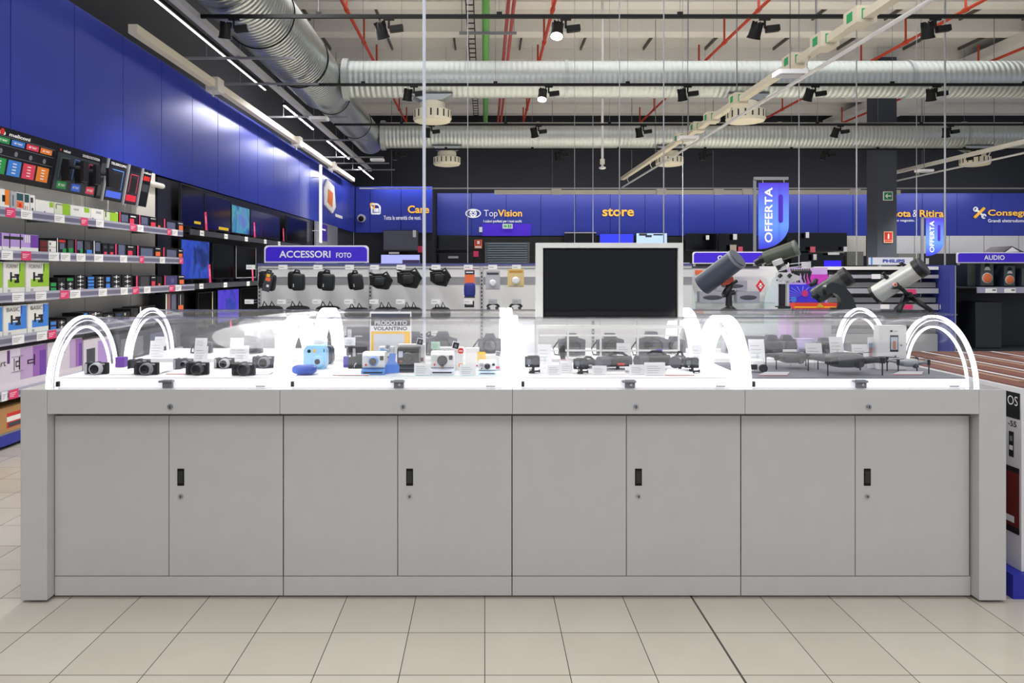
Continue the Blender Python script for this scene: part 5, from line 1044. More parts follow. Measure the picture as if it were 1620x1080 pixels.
R2_ = [(408, 474, 447, 502, 'dark folded case with thin straps, first on the lower hooks'), (453, 474, 490, 502, 'dark folded case with thick strap, second on the lower hooks'), (500, 474, 538, 502, 'dark folded case by the bright second arch on the lower hooks'), (545, 477, 584, 504, 'dark folded case next to the first upright on the lower hooks'),
       (592, 475, 630, 506, 'plain black case above the flyer stand on the lower hooks'), (633, 475, 668, 506, 'plain black case just before the power pole on the lower hooks'), (681, 475, 713, 506, 'speckled black case just past the power pole on the lower hooks')]
for a, b_, c_, d_, lab in R2_: bag(a, b_, c_, d_, 6.28, lab, 2)
for a, b_, c_, d_, lab, k in ((412, 520, 440, 552, 'dark case hanging low behind the compact camera dome, nearest the television wall', 0), (455, 520, 484, 552, 'dark case hanging low behind the second arch', 0), (500, 522, 530, 556, 'dark case hanging low behind the black film cameras', 0), (545, 522, 572, 556, 'tall dark case hanging low behind the film cameras', 0),
                            (592, 524, 626, 556, 'dark case hanging low behind the flyer stand', 1), (650, 524, 690, 556, 'dark case hanging low behind the power pole', 1)):
    bag(a, b_, c_, d_, 6.26, lab, k)
# orange and blue pouch, blister packs
r = root('pouch_pack', at(743, 471, 6.24), 'orange topped pack holding a blue pouch on the upper hooks', 'pouch')
h1 = wz(427, 6.24)-wz(471, 6.24); m = box(-.042, 0, h1*.52, .042, .003, h1, OR2); m.box(-.042, -.001, h1*.84, .042, -.0003, h1*.99, mat((40, 42, 70), .5)); m.box(-.03, -.0014, h1*.9, .03, -.0011, h1*.94, PAPER); m.build('header_card', r)
MB().ell((0, .01, h1*.28), (.05, .025, h1*.27), mat((36, 44, 130), .5), 16, .5).build('pouch', r); box(-.046, -.02, .0, .046, .03, .012, DG).build('flap', r)
m = box(wx(735, 6.22), 6.22, wz(486, 6.22), wx(750, 6.22), 6.25, wz(476, 6.22), BK); m.box(wx(737, 6.22), 6.2185, wz(482, 6.22), wx(748, 6.22), 6.2195, wz(480, 6.22), LGREY); tag(m.build('small_pack'), 'small black pack below the orange and blue pouch', 'pack')
def blister(px0, py0, px1, py1, label, c1, c2, Y=6.25):
    X0, z0, X1, z1 = R2(px0, py0, px1, py1, Y); w, h = X1-X0, z1-z0
    r = root('blister_pack', (X0, Y, z0), label, 'blister pack', 'blister packs at the end of the hooks')
    m = box(0, 0, 0, w, .003, h, c1); m.box(w*.1, -.001, h*.78, w*.9, -.0003, h*.9, c2); m.build('backing_card', r)
    MB().lathe([(w*.24, -.0011), (w*.22, -.02), (w*.12, -.022)], mat((225, 228, 232), .2), c=(w*.5, 0, h*.36), ax='y', n=20).build('cap', r); box(w*.08, -.006, h*.05, w*.92, -.0011, h*.09, LGREY).build('blister_edge', r)
blister(768, 428, 791, 458, 'silver grey blister pack with a round lens cap', mat((178, 178, 186), .4), DG); blister(803, 425, 829, 454, 'golden blister pack with a white round cap', mat((214, 190, 130), .4), mat((190, 140, 50), .4))
for px, lab in ((780, 'dark curved neck strap under the silver blister pack'), (816, 'dark curved neck strap under the golden blister pack')):
    Y = 6.24; c0 = at(px, 486, Y); k_ = Y/F
    m = MB(); m.tube([c0+Vector((k_*9.5*math.cos(a), 0, k_*(7*math.sin(a)-1))) for a in [PI-.2-k*(PI-.4)/12 for k in range(13)]], .010, FAB2); m.cyl(c0+Vector((-k_*7, -.01, -k_*2)), c0+Vector((-k_*7, .01, -k_*2)), .016, DG, 14); m.cyl(c0+Vector((k_*6, -.01, -k_*1)), c0+Vector((k_*6, .01, -k_*1)), .014, DG, 14)
    tag(m.build('neck_strap'), lab, 'strap', 'neck straps on the hooks')
cable(740, 6.6, 1.5, .005, 'thin cable dropping to the middle of the hanging bag gondola'); cable(980, 6.62, 1.5, .006, 'thin cable dropping behind the framed television'); cable(1050, 6.62, 1.5, .008, 'pale cable dropping behind the far part of the framed television')
cable(938, 12, 1.2, .008, 'thin cable dropping in front of the yellow word store, nearer side'); cable(909, 12.2, 1.2, .007, 'thin cable dropping between the eye symbol and the word store'); cable(1080, 12.2, 1.2, .006, 'faint cable dropping beyond the framed television')
cable(1264, 9.36, 1.5, .010, 'pale cable dropping between the first banner and the column'); cable(1355, 9.5, 1.5, .012, 'pale cable dropping just before the dark column'); cable(1495, 9.5, 1.5, .016, 'thick pale cable dropping behind the second banner'); cable(1450, 13, 1.0, .010, 'thin cable dropping through the words beside the column')
r = root('ceiling_sensor', (wx(953, 14), 14, wz(268, 14)), 'white pole with a small sensor hanging in the middle of the hall', 'sensor')
MB().cyl((0, 0, .06), (0, 0, 3.6), .025, WHITE, 10).build('pole', r); MB().ell((0, 0, .03), (.07, .07, .03), WHITE).cyl((0, 0, .1), (0, 0, .2), .045, OFFW, 12).build('sensor_head', r)

# ================================================================== RIGHT HAND GONDOLAS
YC = 9.3
# cover/console department
r = root('glass_shelf_gondola', (wx(1096, YC), YC, 0), 'white gondola with glass shelf and drone pictures behind the big dark telescope', 'gondola')
X = lambda p: wx(p, YC)-wx(1096, YC)
Z = lambda p: wz(p, YC)
TINT = mat((196, 212, 212), .4)
box(-.08, .2, 0, X(1246), .26, Z(421), WP).build('back_panel', r); box(-.1, -.02, 0, -.045, .199, Z(415.5), LGREY).build('side_panel', r)
MB().ext([(X(1212), 0), (X(1246), 0), (X(1246), Z(440)), (X(1226), Z(438)), (X(1212), Z(470))], 'y', .05, .08, TINT).build('side_panel', r)
MB().ext([(X(1096), 0), (X(1106), 0), (X(1101), Z(470)), (X(1096), Z(447))], 'y', .05, .08, TINT).build('side_panel', r)
box(X(1102), -.1, Z(479.5), X(1222), .19, Z(478), PLAIN).build('glass_shelf', r); box(X(1096), -.1, .1, X(1246), .19, .75, TINT).build('cabinet_base', r)
box(-.04, .19, Z(424), X(1210), .21, Z(420.5), DG).build('top_trim', r)
m = MB().ext([(X(1197.5), Z(452)), (X(1204.5), Z(442)), (X(1211.5), Z(452)), (X(1204.5), Z(462.5))], 'y', .03, .045, mat((200, 45, 50), .4)); m.box(X(1203), .025, Z(456), X(1206), .0295, Z(448), PAPER); m.box(X(1201), .025, Z(453), X(1208), .0295, Z(451.5), PAPER); m.build('diamond_sticker', r)
for a, b_, c_, d_, lab, g_ in ((1107, 461, 1148, 478, 'grey boxed model below the big dark telescope tube', 0), (1166, 461, 1202, 478, 'grey boxed model on the glass shelf below the diamond sticker', 0), (1135, 444, 1182, 459, 'grey pictured box on top behind the telescope mount', 1)):
    x_, z0, x2, z1 = R2(a, b_, c_, d_, YC-.02); w, h = x2-x_, z1-z0; m = box(x_, YC-.02, z0, x2, YC+.1, z1, mat((140, 142, 154), .5)); m.ell((x_+w*.5, YC-.022, z0+h*.45), (w*.38, .004, h*.22), DG, 14)
    tag(m.build('model_box'), lab, 'box', 'boxed models behind the telescope')
m = wallitem('orange_label', 1100, 427, 1113, 434, YC+.19, .005, OR2, 'small orange label at the corner of the glass shelf gondola', 'label')
sign_board(1096, 398, 1212, 417, YC, (('COVER', 1135, 404, 1170, 411.5),), 'shorter violet sign behind the big dark telescope', zb=Z(421))
# purple promotional display
r = root('promotional_display', (wx(1247, 8.6), 8.6, 0), 'purple promotional display with violet burst picture behind the microscope', 'display stand')
X = lambda p: wx(p, 8.6)-wx(1247, 8.6)
Z = lambda p: wz(p, 8.6)
box(0, .05, 0, X(1312), .3, Z(423), mat((200, 170, 225), .5)).build('cabinet', r)
box(X(1278), .035, Z(449), X(1312), .049, Z(434), mat((200, 60, 190), .5)).build('pink_panel', r); m = box(X(1250), .03, Z(478), X(1307), .049, Z(450), mat((58, 50, 225), .4))
for k in range(9):
    a = -.9+k*.35; c0 = (X(1270), Z(466)); m.ext([(c0[0], c0[1]), (c0[0]+.21*math.cos(a+2), c0[1]+.10*math.sin(a+2)), (c0[0]+.21*math.cos(a+2.08), c0[1]+.10*math.sin(a+2.08))], 'y', .026, .0295, mat((130, 130, 245), .4))
m.cyl((X(1275), .025, Z(464)), (X(1275), .0255, Z(464)), .04, mat((190, 50, 130), .4), 12); m.cyl((X(1257), .025, Z(474)), (X(1257), .0255, Z(474)), .035, SKYB, 12); m.build('picture_panel', r)
m = box(X(1251), -.1, Z(492), X(1320), .029, Z(479), mat((215, 60, 40), .5)); m.box(X(1251), -.104, Z(486), X(1318), -.1005, Z(484), YELLOW); m.ext([(X(1285), Z(485)), (X(1290), Z(478)), (X(1298), Z(485))], 'y', -.11, -.1045, mat((200, 160, 40), .5)); m.build('red_base', r)
box(X(1290), -.0, Z(432), X(1312), .049, Z(423), mat((205, 178, 228), .5)).build('header', r) if False else None
r = root('wire_rack', (wx(1247, 8.4), 8.4, wz(418, 8.4)), 'white wire rack of black dangling straps beside the microscope', 'rack')
w = wx(1283, 8.4)-wx(1247, 8.4); m = MB()
for k in range(3): m.tube([(0, -.0+.03*k, -.04*k), (w, .0+.03*k, .03-.04*k)], .004, WHITE, 6)
m.tube([(0, .0, -.08), (0, .0, .02)], .006, WHITE, 6); m.box(w*.98, .0, -.05, w, .24, .03, WHITE); m.box(-.002, .0, -.05, .012, .24, .0, WHITE); m.build('rack', r)
for k in range(9):
    u = w*(.08+.1*k); q = random.uniform(-.02, .02)
    MB().tube([(u, -.02, -.05), (u+.015, -.03, -.09), (u+.012+q, -.03, -.16), (u+.03+q, -.03, -.21)], [.008, .014, .01, .006], BK).build('strap', r)
# grey shelf gondola
YH = 9.5
r = root('shelf_gondola', (wx(1312, YH), YH, 0), 'wide grey gondola with price rails behind the silver telescope', 'gondola')
X = lambda p: wx(p, YH)-wx(1312, YH)
Z = lambda p: wz(p, YH)
GP = mat((160, 162, 164), .5); w = 5.93-wx(1312, YH)
m = box(0, .45, 0, w, .5, Z(422), GP); m.box(0, .3, Z(430.5), w, .449, Z(427), mat((70, 68, 66), .5)); m.build('back_panel', r)
box(0, .0, Z(426.5), w, .449, Z(421.5), mat((232, 232, 230), .4)).build('top_shelf', r)
for i, (a, b_) in enumerate(((440, 434.5), (464, 456), (490, 481), (514, 506))):
    s_ = box(0, .02, Z(a), w, .449, Z(a-1.5), GP).build('shelf', r); box(0, .0, Z(a), w, .0195, Z(b_)+.0, mat((158, 158, 168), .4)).build('price_rail', s_)
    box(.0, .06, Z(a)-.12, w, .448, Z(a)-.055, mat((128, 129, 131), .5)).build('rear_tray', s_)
box(0, .02, .06, w, .44, .6, GP).build('base', r)
for px, py, c_, lab in ((1386, 437, PAPER, 'white price tag on the upper rail, in front of the silver telescope tube'), (1442, 461, PINK, 'pink price tag beside the silver telescope mount'), (1437, 485, PINK, 'pink price tag between the silver telescope tripod legs'), (1400, 485, PAPER, 'white price tag with blue mark near the tripod of the silver telescope'), (1496, 438, PAPER, 'white price tag at the end of the upper rail, beside the blue gondola edge'), (1497, 461, PAPER, 'white price tag at the end of the middle rail, beside the blue gondola edge'), (1494, 485, PAPER, 'white price tag at the end of the lower rail, beside the blue gondola edge')):
    wallitem('price_tag', px-7, py-3.5, px+7, py+4, YH-.004, .003, c_, lab, 'price tag')
for a, e, py, lab in ((1350, 1385, 455, 'dark flat box on the second shelf behind the arc mounted telescope'), (1360, 1440, 479, 'long dark flat box on the third shelf behind the silver telescope'), (1450, 1500, 479, 'dark flat box at the end of the third shelf'), (1474, 1502, 455, 'dark flat box at the end of the second shelf')):
    tag(box(wx(a, YH), YH+.08, wz(py+1, YH), wx(e, YH), YH+.4, wz(py-4, YH), BK).build('flat_box'), lab, 'box', 'dark flat boxes on the grey gondola') if False else None
r = root('brand_sign', (wx(1379, YH), YH+.02, Z(421.5)), 'white sign with blue lettering standing on the grey gondola', 'sign')
w = wx(1446, YH)-wx(1379, YH); h0 = Z(418.5)-Z(421.5); h1 = Z(407)-Z(421.5)
m = box(0, 0, h0, w, .06, h1, mat((222, 224, 236), .4)); m.box(0, -.002, h0, .02, -.0003, h1, SKYB); m.build('board', r); MB().text('PHILIPS', w*.28, h0+(h1-h0)*.28, w*.80, h0+(h1-h0)*.74, -.003, mat((30, 60, 170), .4), .035).build('lettering', r)
for u in (.2, .75): box(w*u, .01, 0, w*u+.03, .04, h0, LGREY).build('foot', r)
# audio gondola
YA = 9.3
r = root('audio_gondola', (wx(1503, YA), YA, 0), 'black audio gondola with blue edge under the AUDIO sign', 'gondola')
X = lambda p: wx(p, YA)-wx(1503, YA)
Z = lambda p: wz(p, YA)
w = X(1720); BD = mat((30, 36, 42), .6)
box(0, 0, 0, X(1511), .62, Z(419), mat((58, 66, 150), .5)).build('side_panel', r); box(X(1511)+.002, 0, 0, X(1512.3), .02, Z(420), LGREY).build('edge_trim', r)
box(X(1513), .57, 0, w, .62, Z(417), BD).build('back_panel', r)
s_ = box(X(1516), .06, Z(456), w, .569, Z(453.5), BD).build('shelf', r); box(X(1550), .04, Z(463.5), w, .059, Z(454), mat((150, 150, 175), .4)).build('price_rail', s_)
box(X(1514), .1, .0, w, .569, .42, BD).build('base', r)
sign_board(1514, 399, 1668, 416, YA+.03, (('AUDIO', 1556.5, 403.5, 1589, 411),), 'violet sign reading AUDIO on the black gondola', zb=Z(419))
for px, lab in ((1568, 'white price tag below the larger copper speaker'), (1598, 'white price tag below the smaller copper speaker')): wallitem('price_tag', px-9, 456, px+9, 463, YA+.036, .003, PAPER, lab, 'price tag', ((.6, .5, .9, .75, NAVYD),))
def speaker(px0, py0, px1, py1, label, cop=True, Y=YA+.1, d=.26):
    x_, z0, x2, z1 = R2(px0, py0, px1, py1, Y); w2, h = (x2-x_)/2, z1-z0
    z0 = max(z0, wz(453.5, YA)+.001) if py1 < 456 else z0
    r = root('bookshelf_speaker', ((x_+x2)/2, Y, z0), label, 'loudspeaker', 'loudspeakers on the audio gondola')
    box(-w2, 0, 0, w2, d, h, mat((34, 40, 56), .5)).build('cabinet', r, .004); box(-w2*.96, -.006, h*.02, w2*.96, -.0005, h*.98, mat((62, 68, 66), .4)).build('baffle', r)
    if cop:
        MB().lathe([(w2*.82, -.0065), (w2*.80, -.012), (w2*.72, -.012)], LGREY, c=(0, 0, h*.31), ax='y', n=26).build('woofer_ring', r); MB().lathe([(w2*.70, -.0122), (w2*.68, -.015), (w2*.3, -.019), (w2*.05, -.020)], mat((205, 105, 60), .4), c=(0, 0, h*.31), ax='y', n=26).build('woofer', r)
        MB().lathe([(w2*.4, -.0065), (w2*.2, -.010)], BLACK, c=(0, 0, h*.82), ax='y').build('tweeter', r); MB().ext([(-w2*.5, h*.62), (w2*.5, h*.62), (w2*.2, h*.75), (-w2*.2, h*.75)], 'y', -.011, -.0065, LGREY).build('horn', r)
speaker(1551, 412, 1571.5, 452, 'larger speaker with a copper cone on the audio gondola'); speaker(1588, 420, 1605.5, 452.5, 'smaller speaker with a copper cone on the audio gondola'); speaker(1616, 424, 1632, 452.5, 'speaker cut off by the frame edge on the audio gondola', False)
speaker(1530, 412, 1543, 452, 'dark blue speaker cabinet standing at the edge of the audio shelf', False, YA+.2)
tag(box(wx(1556, YA), YA+.15, .421, wx(1598, YA), YA+.45, wz(478, YA), mat((26, 30, 36), .5)).build('subwoofer', bevel=.01), 'large dark subwoofer below the audio shelf', 'loudspeaker')
m = MB(); Yq = YA+.2; q = lambda px, py: (wx(px, Yq), wz(py, Yq)); m.ext([q(1560, 416.5), q(1601, 389), q(1622, 399), q(1640, 416.5)], 'y', Yq, Yq+.4, mat((70, 66, 80), .4)); m.ext([q(1590, 399), q(1601, 391), q(1612, 398)], 'y', Yq-.01, Yq-.001, PAPER)
o = tag(m.build('wedge_display'), 'dark wedge shaped display with pale top lying above the AUDIO sign', 'display')
# banners
def banner(px0, py0, px1, py1, Y, post, ztop, label, small=''):
    x_, z0, x2, z1 = R2(px0, py0, px1, py1, Y); w, h = x2-x_, z1-z0; k_ = Y/F
    r = root('offer_banner', (x_, Y, z0), label, 'banner', 'blue offer banners')
    g = bpy.data.materials.get('banner_print')
    if not g:
        g = bpy.data.materials.new('banner_print'); g.use_nodes = True; nt = g.node_tree; b = nt.nodes['Principled BSDF']; b.inputs['Roughness'].default_value = .4
        tc = nt.nodes.new('ShaderNodeTexCoord'); sp = nt.nodes.new('ShaderNodeSeparateXYZ'); cr = nt.nodes.new('ShaderNodeValToRGB'); nt.links.new(tc.outputs['Generated'], sp.inputs[0]); nt.links.new(sp.outputs[2], cr.inputs[0]); nt.links.new(cr.outputs[0], b.inputs['Base Color'])
        e = cr.color_ramp.elements; e[0].color = (lin(60), lin(50), lin(215), 1); e[1].color = (lin(80), lin(55), lin(215), 1)
        for p_, c_ in ((.35, (100, 150, 245)), (.65, (95, 130, 240))): q_ = e.new(p_); q_.color = tuple(lin(v) for v in c_)+(1,)
    c_ = h*.36
    poly = [(0, 0)]+[(w-w*(1-math.sin(a)), c_*(1-math.cos(a))) for a in [k*PI/2/12 for k in range(13)]]+[(w, h), (0, h)]
    MB().ext(poly, 'y', 0, .006, g).build('panel', r)
    MB().text('OFFERTA', w*.2, h*.1, w*.46, h*.93, -.002, PAPER, .022, rot=1).build('lettering', r)
    cx, rr = w*.73, w*.075; p = [(cx+rr*math.cos(a), h*.43+rr*math.sin(a)) for a in [PI+k*PI/8 for k in range(9)]]+[(cx+rr*math.cos(a), h*.79+rr*math.sin(a)) for a in [k*PI/8 for k in range(9)]]
    MB().ext(p, 'y', -.003, -.0005, mat((72, 36, 185), .4)).build('capsule', r)
    hr = root('banner_bracket', (x_-k_*6, Y+.03, ztop), label.replace('blue banner', 'grey bracket holding the blue banner'), 'bracket', 'brackets of the offer banners')
    of_, th_ = (5, 4.5) if Y < 12 else (.4, 1.4); zt_ = z1+k_*of_-ztop
    box(-.0, 0, 0, .03*Y/9, .03, zt_, GREY).build('post', hr); box(.0, -.02, zt_+.001, w+k_*6, .02, zt_+k_*th_, GREY).build('arm', hr)
    for u in (.15, .85): MB().cyl((k_*6+w*u, -.027, zt_-k_*of_), (k_*6+w*u, -.012, zt_+.005), .003, LGREY, 6).build('clip', hr)
banner(1200, 289, 1248, 394, 9.6, 1, 0.0, 'larger blue banner reading OFFERTA above the microscope')
banner(1465, 345, 1493, 405, 16.2, 1, 0.0, 'smaller blue banner reading OFFERTA beyond the dark column')
# ================================================================== TELESCOPES
YT = 5.0
ZS = wz(492, YT)
r = root('telescope_stand', (wx(1092, YT), 4.7, 0), 'low clear topped stand behind the counter carrying the telescopes', 'display stand')
w = wx(1470, YT)-wx(1092, YT); box(0, 0, ZS-.012, w, .62, ZS-.001, PLAIN).build('glass_top', r)
for u in (.01, w/2-.015, w-.5): box(u, .5, 0, u+.03, .54, ZS-.0125, LGREY).build('post', r); box(u, .02, 0, u+.03, .06, ZS-.0125, LGREY).build('post', r)
box(0, 0, .45, w, .62, .47, WP).build('shelf', r); box(0, 0, .1, w, .62, .12, WP).build('shelf', r)
for a, e, z1, c_, lab in ((1105, 1150, .75, GREY, 'grey box on the shelf under the big dark telescope'), (1160, 1190, .7, LGREY, 'pale box on the shelf under the telescope stand top'), (1205, 1235, .82, DG, 'dark upright device on the shelf under the microscope'), (1280, 1335, .85, mat((40, 90, 190), .5), 'bright blue box on the shelf under the arc mounted telescope'), (1340, 1375, .8, mat((190, 200, 225), .5), 'pale blue box on the shelf beside the bright blue one'), (1400, 1470, .72, LGREY, 'wide pale box on the shelf under the silver telescope')):
    tag(box(wx(a, YT), 4.8, .4705, wx(e, YT), 5.1, z1, c_).build('shelf_box'), lab, 'box', 'boxes under the telescopes')
def P(px, py, Y=YT): return Vector((wx(px, Y), Y, wz(py, Y)))
k_ = YT/F
TB = mat((56, 62, 78), .45); OLIVE = mat((74, 80, 66), .4); SILV = mat((196, 198, 194), .35, .3)
# T1
r = root('telescope', (wx(1153, YT), YT, ZS), 'big blue grey telescope tube tilted upward in front of the violet sign', 'telescope', 'telescopes behind the counter'); O = r.location
def PT(px, py, dy=0, Y=YT): return P(px, py, Y+dy)-O
MB().cyl(PT(1111, 451, .06), PT(1164, 411, -.10), 17*k_, TB, 32, r2=16.5*k_).build('tube', r)
MB().cyl(PT(1164, 411, -.10), PT(1167, 408.6, -.110), 17*k_, mat((116, 122, 132), .4), 32).cyl(PT(1167, 408.6, -.110), PT(1168, 407.8, -.113), 14.5*k_, mat((90, 96, 106), .4), 28).build('front_cap', r)
MB().cyl(PT(1127, 429, .0), PT(1141, 419, 0), 2.6*k_, BK, 12).build('finder', r)
MB().ext([(q.x, q.z) for q in (PT(1141, 446), PT(1157, 437), PT(1159, 444), PT(1150, 450), PT(1141, 451))], 'y', -.03, .02, mat((176, 62, 34), .4)).build('orange_bracket', r); MB().ell(PT(1148, 442.5, -.035), (.011, .004, .008), PAPER, 10).build('badge', r)
MB().tube([PT(1155, 450), PT(1151, 459), PT(1147, 466)], .025, BK).cyl(PT(1143, 467), PT(1162, 462), .018, BK, 12).tube([PT(1152, 452), PT(1166, 444)], .012, BK).build('mount_head', r)
MB().cyl(PT(1153, 464), PT(1153, 486), 4.5*k_, BK, 16, r2=5.5*k_).lathe([(13*k_, 0), (13*k_, .01), (6*k_, .035)], BK).build('column', r)
# T2 (resting on the microscope side stand)
r = root('telescope', (wx(1238, 5.15), 5.15, ZS), 'olive green telescope tube with pale stripes behind the microscope', 'telescope', 'telescopes behind the counter'); O = r.location
p0, p1 = PT(1210, 409, .05, 5.15), PT(1257, 393, -.06, 5.15)
MB().cyl(p0, p1, 11.5*k_, OLIVE, 28, r2=12.5*k_).build('tube', r); d_ = (p1-p0).normalized()
MB().cyl(p1, p1+d_*.02, 13*k_, mat((110, 116, 110), .4), 28).build('front_ring', r); MB().cyl(p0-d_*.035, p0, 7*k_, BK, 18).cyl(p0-d_*.07+Vector((0, -.0, -.01)), p0-d_*.03, 5*k_, BK, 14).build('eyepiece', r)
for s_, e_ in ((.55, -.8), (-.1, -.99), (-.65, -.75)):
    n_ = d_.cross(Vector((0, 1, 0))).normalized(); of = (n_*-s_+n_.cross(d_)*-e_).normalized()*k_; MB().tube([p0+of*12.0+d_*.01, p1+of*12.9-d_*.01], .003, mat((205, 205, 190), .4), 6).build('stripe', r)
MB().cyl((0, 0, .02), (0, 0, (p0.z+p1.z)/2-.05), .012, BK, 12).lathe([(.07, 0), (.07, .01), (.02, .02)], BK).build('stand', r)
# microscope
r = root('microscope', (wx(1236, 4.95), 4.95, ZS), 'white and black upright microscope between two telescopes', 'microscope'); O = r.location
def PM(px, py, dy=0): return P(px, py, 4.95)-O+Vector((0, dy, 0))
km = 4.95/F
box(-13*km, -.05, 0, 12*km, .08, 7*km, WHITE).build('base', r, .006)
m = MB(); m.cyl(PM(1237, 485), PM(1237, 449), 5*km, BK, 20); m.build('column', r); box(8*km, .0, 6*km, 13*km, .05, 58*km, WHITE).build('arm', r, .004)
MB().cyl(PM(1237, 449), PM(1237, 442), 7*km, WHITE, 20).build('collar', r)
m = MB(); m.cyl(PM(1231, 414), PM(1240, 432), 6.5*km, BK, 20); m.cyl(PM(1229, 411), PM(1232, 418), 8*km, WHITE, 20); m.cyl(PM(1236, 421), PM(1238, 427), 7.2*km, WHITE, 20); m.cyl(PM(1232, 418, -.001), PM(1236, 423, -.02), 6*km, BK, 18); m.build('eyepiece_tube', r)
box(-6*km, -.03, 48*km, 12*km, .04, 62*km, WHITE).build('head', r, .006); MB().cyl(PM(1229, 438, -.03), PM(1233, 434, -.03), 3*km, BK, 12).cyl(PM(1244, 438, -.03), PM(1248, 434, -.03), 3*km, BK, 12).cyl(PM(1229, 443), PM(1247, 443), 1.2*km, BK, 10).build('focus_knobs', r)
box(-10*km, -.052, 5*km, 10*km, .0, 9*km, BK).build('stage', r)
m = MB(); m.ext([(13*km, 44*km), (30*km, 50*km), (30*km, 56*km), (13*km, 62*km)], 'y', .01, .03, WHITE); m.build('side_bracket', r)
# T3
r = root('telescope', (wx(1330, YT), YT, ZS), 'dark telescope held by a black curved arm mount', 'telescope', 'telescopes behind the counter'); O = r.location
p0, p1 = PT(1293, 467, .05), PT(1334, 441, -.05); d_ = (p1-p0).normalized()
MB().cyl(p0, p1, 13.5*k_, mat((66, 70, 68), .4), 28).build('tube', r); MB().cyl(p1, p1+d_*.045, 15*k_, BK, 28).build('front_ring', r); MB().cyl(p0-d_*.015, p0, 13*k_, BK, 28).build('rear_cell', r)
MB().tube([PT(1281, 452), PT(1289, 447), PT(1292, 441)], [.012, .02, .012], BK).build('finder', r); MB().tube([PT(1285, 470), PT(1290, 466), PT(1295, 470)], .016, BK).build('eyepiece', r)
o_ = [PT(*q) for q in ((1297, 458), (1299, 450), (1307, 446), (1318, 448), (1328, 454), (1336, 463), (1342, 475), (1346, 490))]
i_ = [PT(*q) for q in ((1299, 466), (1305, 463), (1311, 463), (1316, 466), (1320, 471), (1321, 477), (1320, 484), (1317, 490))]
MB().band([(q.x, q.z) for q in o_], [(q.x, q.z) for q in i_], 'y', -.085, -.035, mat((34, 38, 42), .3)).build('arm', r, .008)
z_ = PT(1330, 491).z
MB().lathe([(17*k_, 0), (17*k_, .012), (15*k_, .02)], BK, c=(0, -.0, 0), n=24).lathe([(15.5*k_, .0205), (15.5*k_, .024)], mat((150, 90, 40), .4), n=24).build('base', r)
# T4
r = root('telescope', (wx(1437, YT), YT, ZS-.0), 'silver white telescope with red hub on a black tripod', 'telescope', 'telescopes behind the counter'); O = r.location
p0, p1 = PT(1387, 465, .08), PT(1450, 427, -.09); d_ = (p1-p0).normalized()
MB().cyl(p0, p1, 14.5*k_, SILV, 32).build('tube', r); MB().cyl(p1, p1+d_*.04, 15.5*k_, BK, 32).cyl(p1+d_*.04, p1+d_*.055, 14.5*k_, DG, 28).build('front_ring', r); MB().cyl(p0-d_*.022, p0, 15.5*k_, BK, 32).build('rear_ring', r)
MB().cyl(PT(1398, 436), PT(1406, 441), 3*k_, BK, 12).cyl(PT(1400, 435), PT(1397, 431), 2.5*k_, BK, 12).build('eyepiece', r); MB().cyl(PT(1424, 416), PT(1434, 421), 2.5*k_, BK, 12).build('finder', r)
c0 = PT(1415, 450, -15.5*k_)
MB().ext([(q.x, q.z) for q in (PT(1403, 457), PT(1410, 447), PT(1426, 443), PT(1422, 451), PT(1410, 457))], 'y', c0.y, c0.y+.02, BK).build('side_plate', r)
MB().cyl(c0, c0+Vector((0, -.01, 0)), 3.2*k_, mat((235, 190, 180), .4), 16).cyl(c0+Vector((0, -.01, 0)), c0+Vector((0, -.013, 0)), 1.6*k_, RED, 14).build('hub', r)
MB().text('G', PT(1428, 441).x, PT(1428, 442).z, PT(1433, 441).x, PT(1433, 437.5).z, c0.y+.006, DG, .02) if False else None
MB().tube([c0+Vector((0, .006, 0)), PT(1428, 458, -.05), PT(1437, 466, -.01)], [.012, .014, .016], BK).build('fork_arm', r); MB().lathe([(6*k_, 0), (7*k_, .02), (5*k_, .035)], BK, c=tuple(PT(1437, 470)), n=18).build('tripod_head', r)
zf = -.0
for a, dy, in ((1409, -.10), (1463, -.08), (1438, .16)):
    e_ = Vector((wx(a, YT)-O.x, dy, 0.003)); s0 = PT(1437+(a-1437)*.22, 471)
    lg = MB(); lg.tube([s0, s0.lerp(e_, .98)], [.02, .016], BK, 8); lo = lg.build('tripod_leg', r); MB().cyl(s0.lerp(e_, .45), s0.lerp(e_, .5), .016, DG, 10).build('clamp', lo)
    MB().cyl(tuple(e_), tuple(e_+Vector((0, 0, .012))), .012, RUBBER, 10).build('rubber_foot', lo)
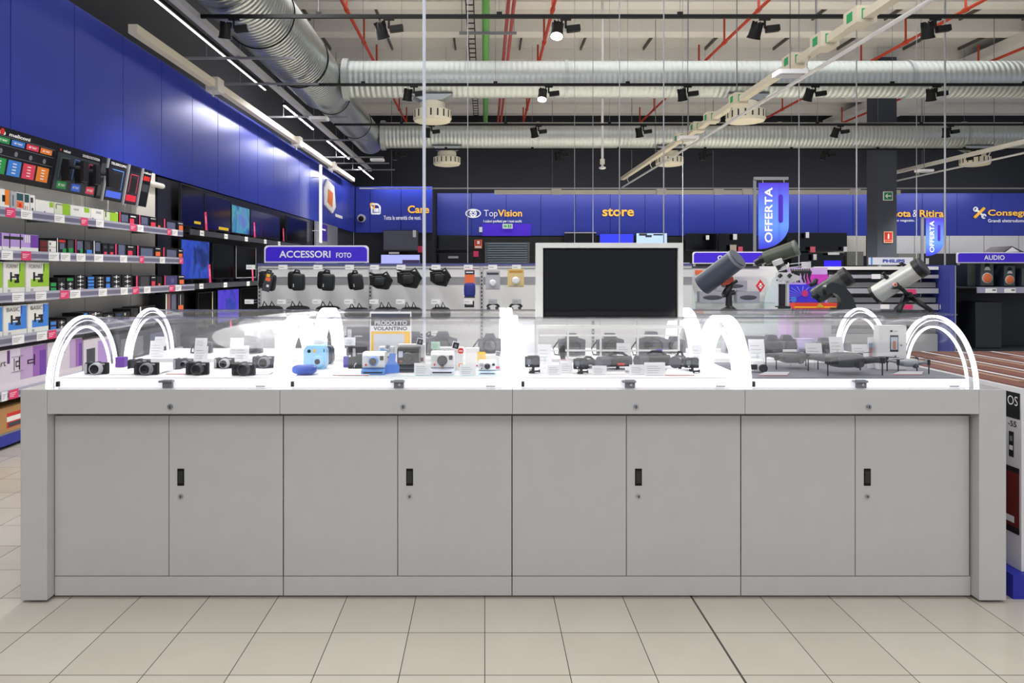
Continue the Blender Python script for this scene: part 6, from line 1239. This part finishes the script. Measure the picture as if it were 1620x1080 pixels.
# ================================================================== BOXED TELEVISIONS AT THE COUNTER END
tag(box(2.30, 3.165, 0, 4.1, 4.69, .105, mat((34, 40, 160), .5)).build('pallet_plinth'), 'blue plinth under the stacked television boxes', 'plinth')
BRN = mat((92, 50, 38), .6)
for i in range(6):
    X0 = 2.362+.225*i; h = .805
    r = root('television_box', (X0, 3.2, .106), 'upright television carton on the blue plinth, %s out from the counter' % ORD[i], 'box', 'television cartons')
    m = box(0, 0, 0, .215, 1.485, h, mat((222, 220, 224), .5)); m.box(.012, .012, h+.0003, .203, 1.473, h+.0012, BRN)
    m.box(.04, .05, h+.0013, .12, 1.45, h+.0018, mat((112, 62, 48), .5)); m.box(.13, .2, h+.0013, .17, 1.2, h+.0018, mat((150, 120, 100), .5))
    m.box(.015, -.001, h*.06, .2, -.0002, h*.97, mat((40, 38, 42), .4)); m.build('carton', r)
    if i == 0:
        g = MB(); g.M = Matrix.Rotation(-PI/2, 4, 'Z')   # local x runs toward the camera on the -X face
        Lp = lambda py: (wz(py, 3.25)-.106)
        # face plane x=0 looking to -X ; in rotated frame plane y=0, u = -y_world
        def fq(y0, y1, z0, z1, m_, k=0): g.box(-y1, -.001-.0005*k, z0, -y0, -.0003, z1, m_)
        fq(.008, .48, Lp(661), Lp(620), BK, 1); fq(.56, .75, Lp(640)+.05, Lp(621), DRED, 1)
        g.text('OS', -.081, Lp(640.5), -.019, Lp(626), -.0025, PAPER, -.01); g.text('-55', -.079, Lp(674.5), -.028, Lp(665.5), -.002, BK, .012)
        fq(.046, .075, Lp(723), Lp(683), BK, 1); fq(.05, .071, Lp(712), Lp(705), PAPER, 2); fq(.052, .069, Lp(698), Lp(690), GREY, 2)
        fq(.012, 1.3, Lp(842), Lp(738), DRED, 1); fq(.012, 1.3, Lp(746), Lp(738), BK, 2); fq(.012, 1.3, Lp(842), Lp(832), BK, 2); fq(.042, .2, Lp(826), Lp(816), PAPER, 3)
        g.build('printed_side', r)
dup = {k: v for k, v in USED.items() if len(v) > 1}
for k, v in dup.items(): print('DUPLICATE LABEL', k, v)
for k in USED:
    if not 4 <= len(k.split()) <= 16: print('LONG', k)
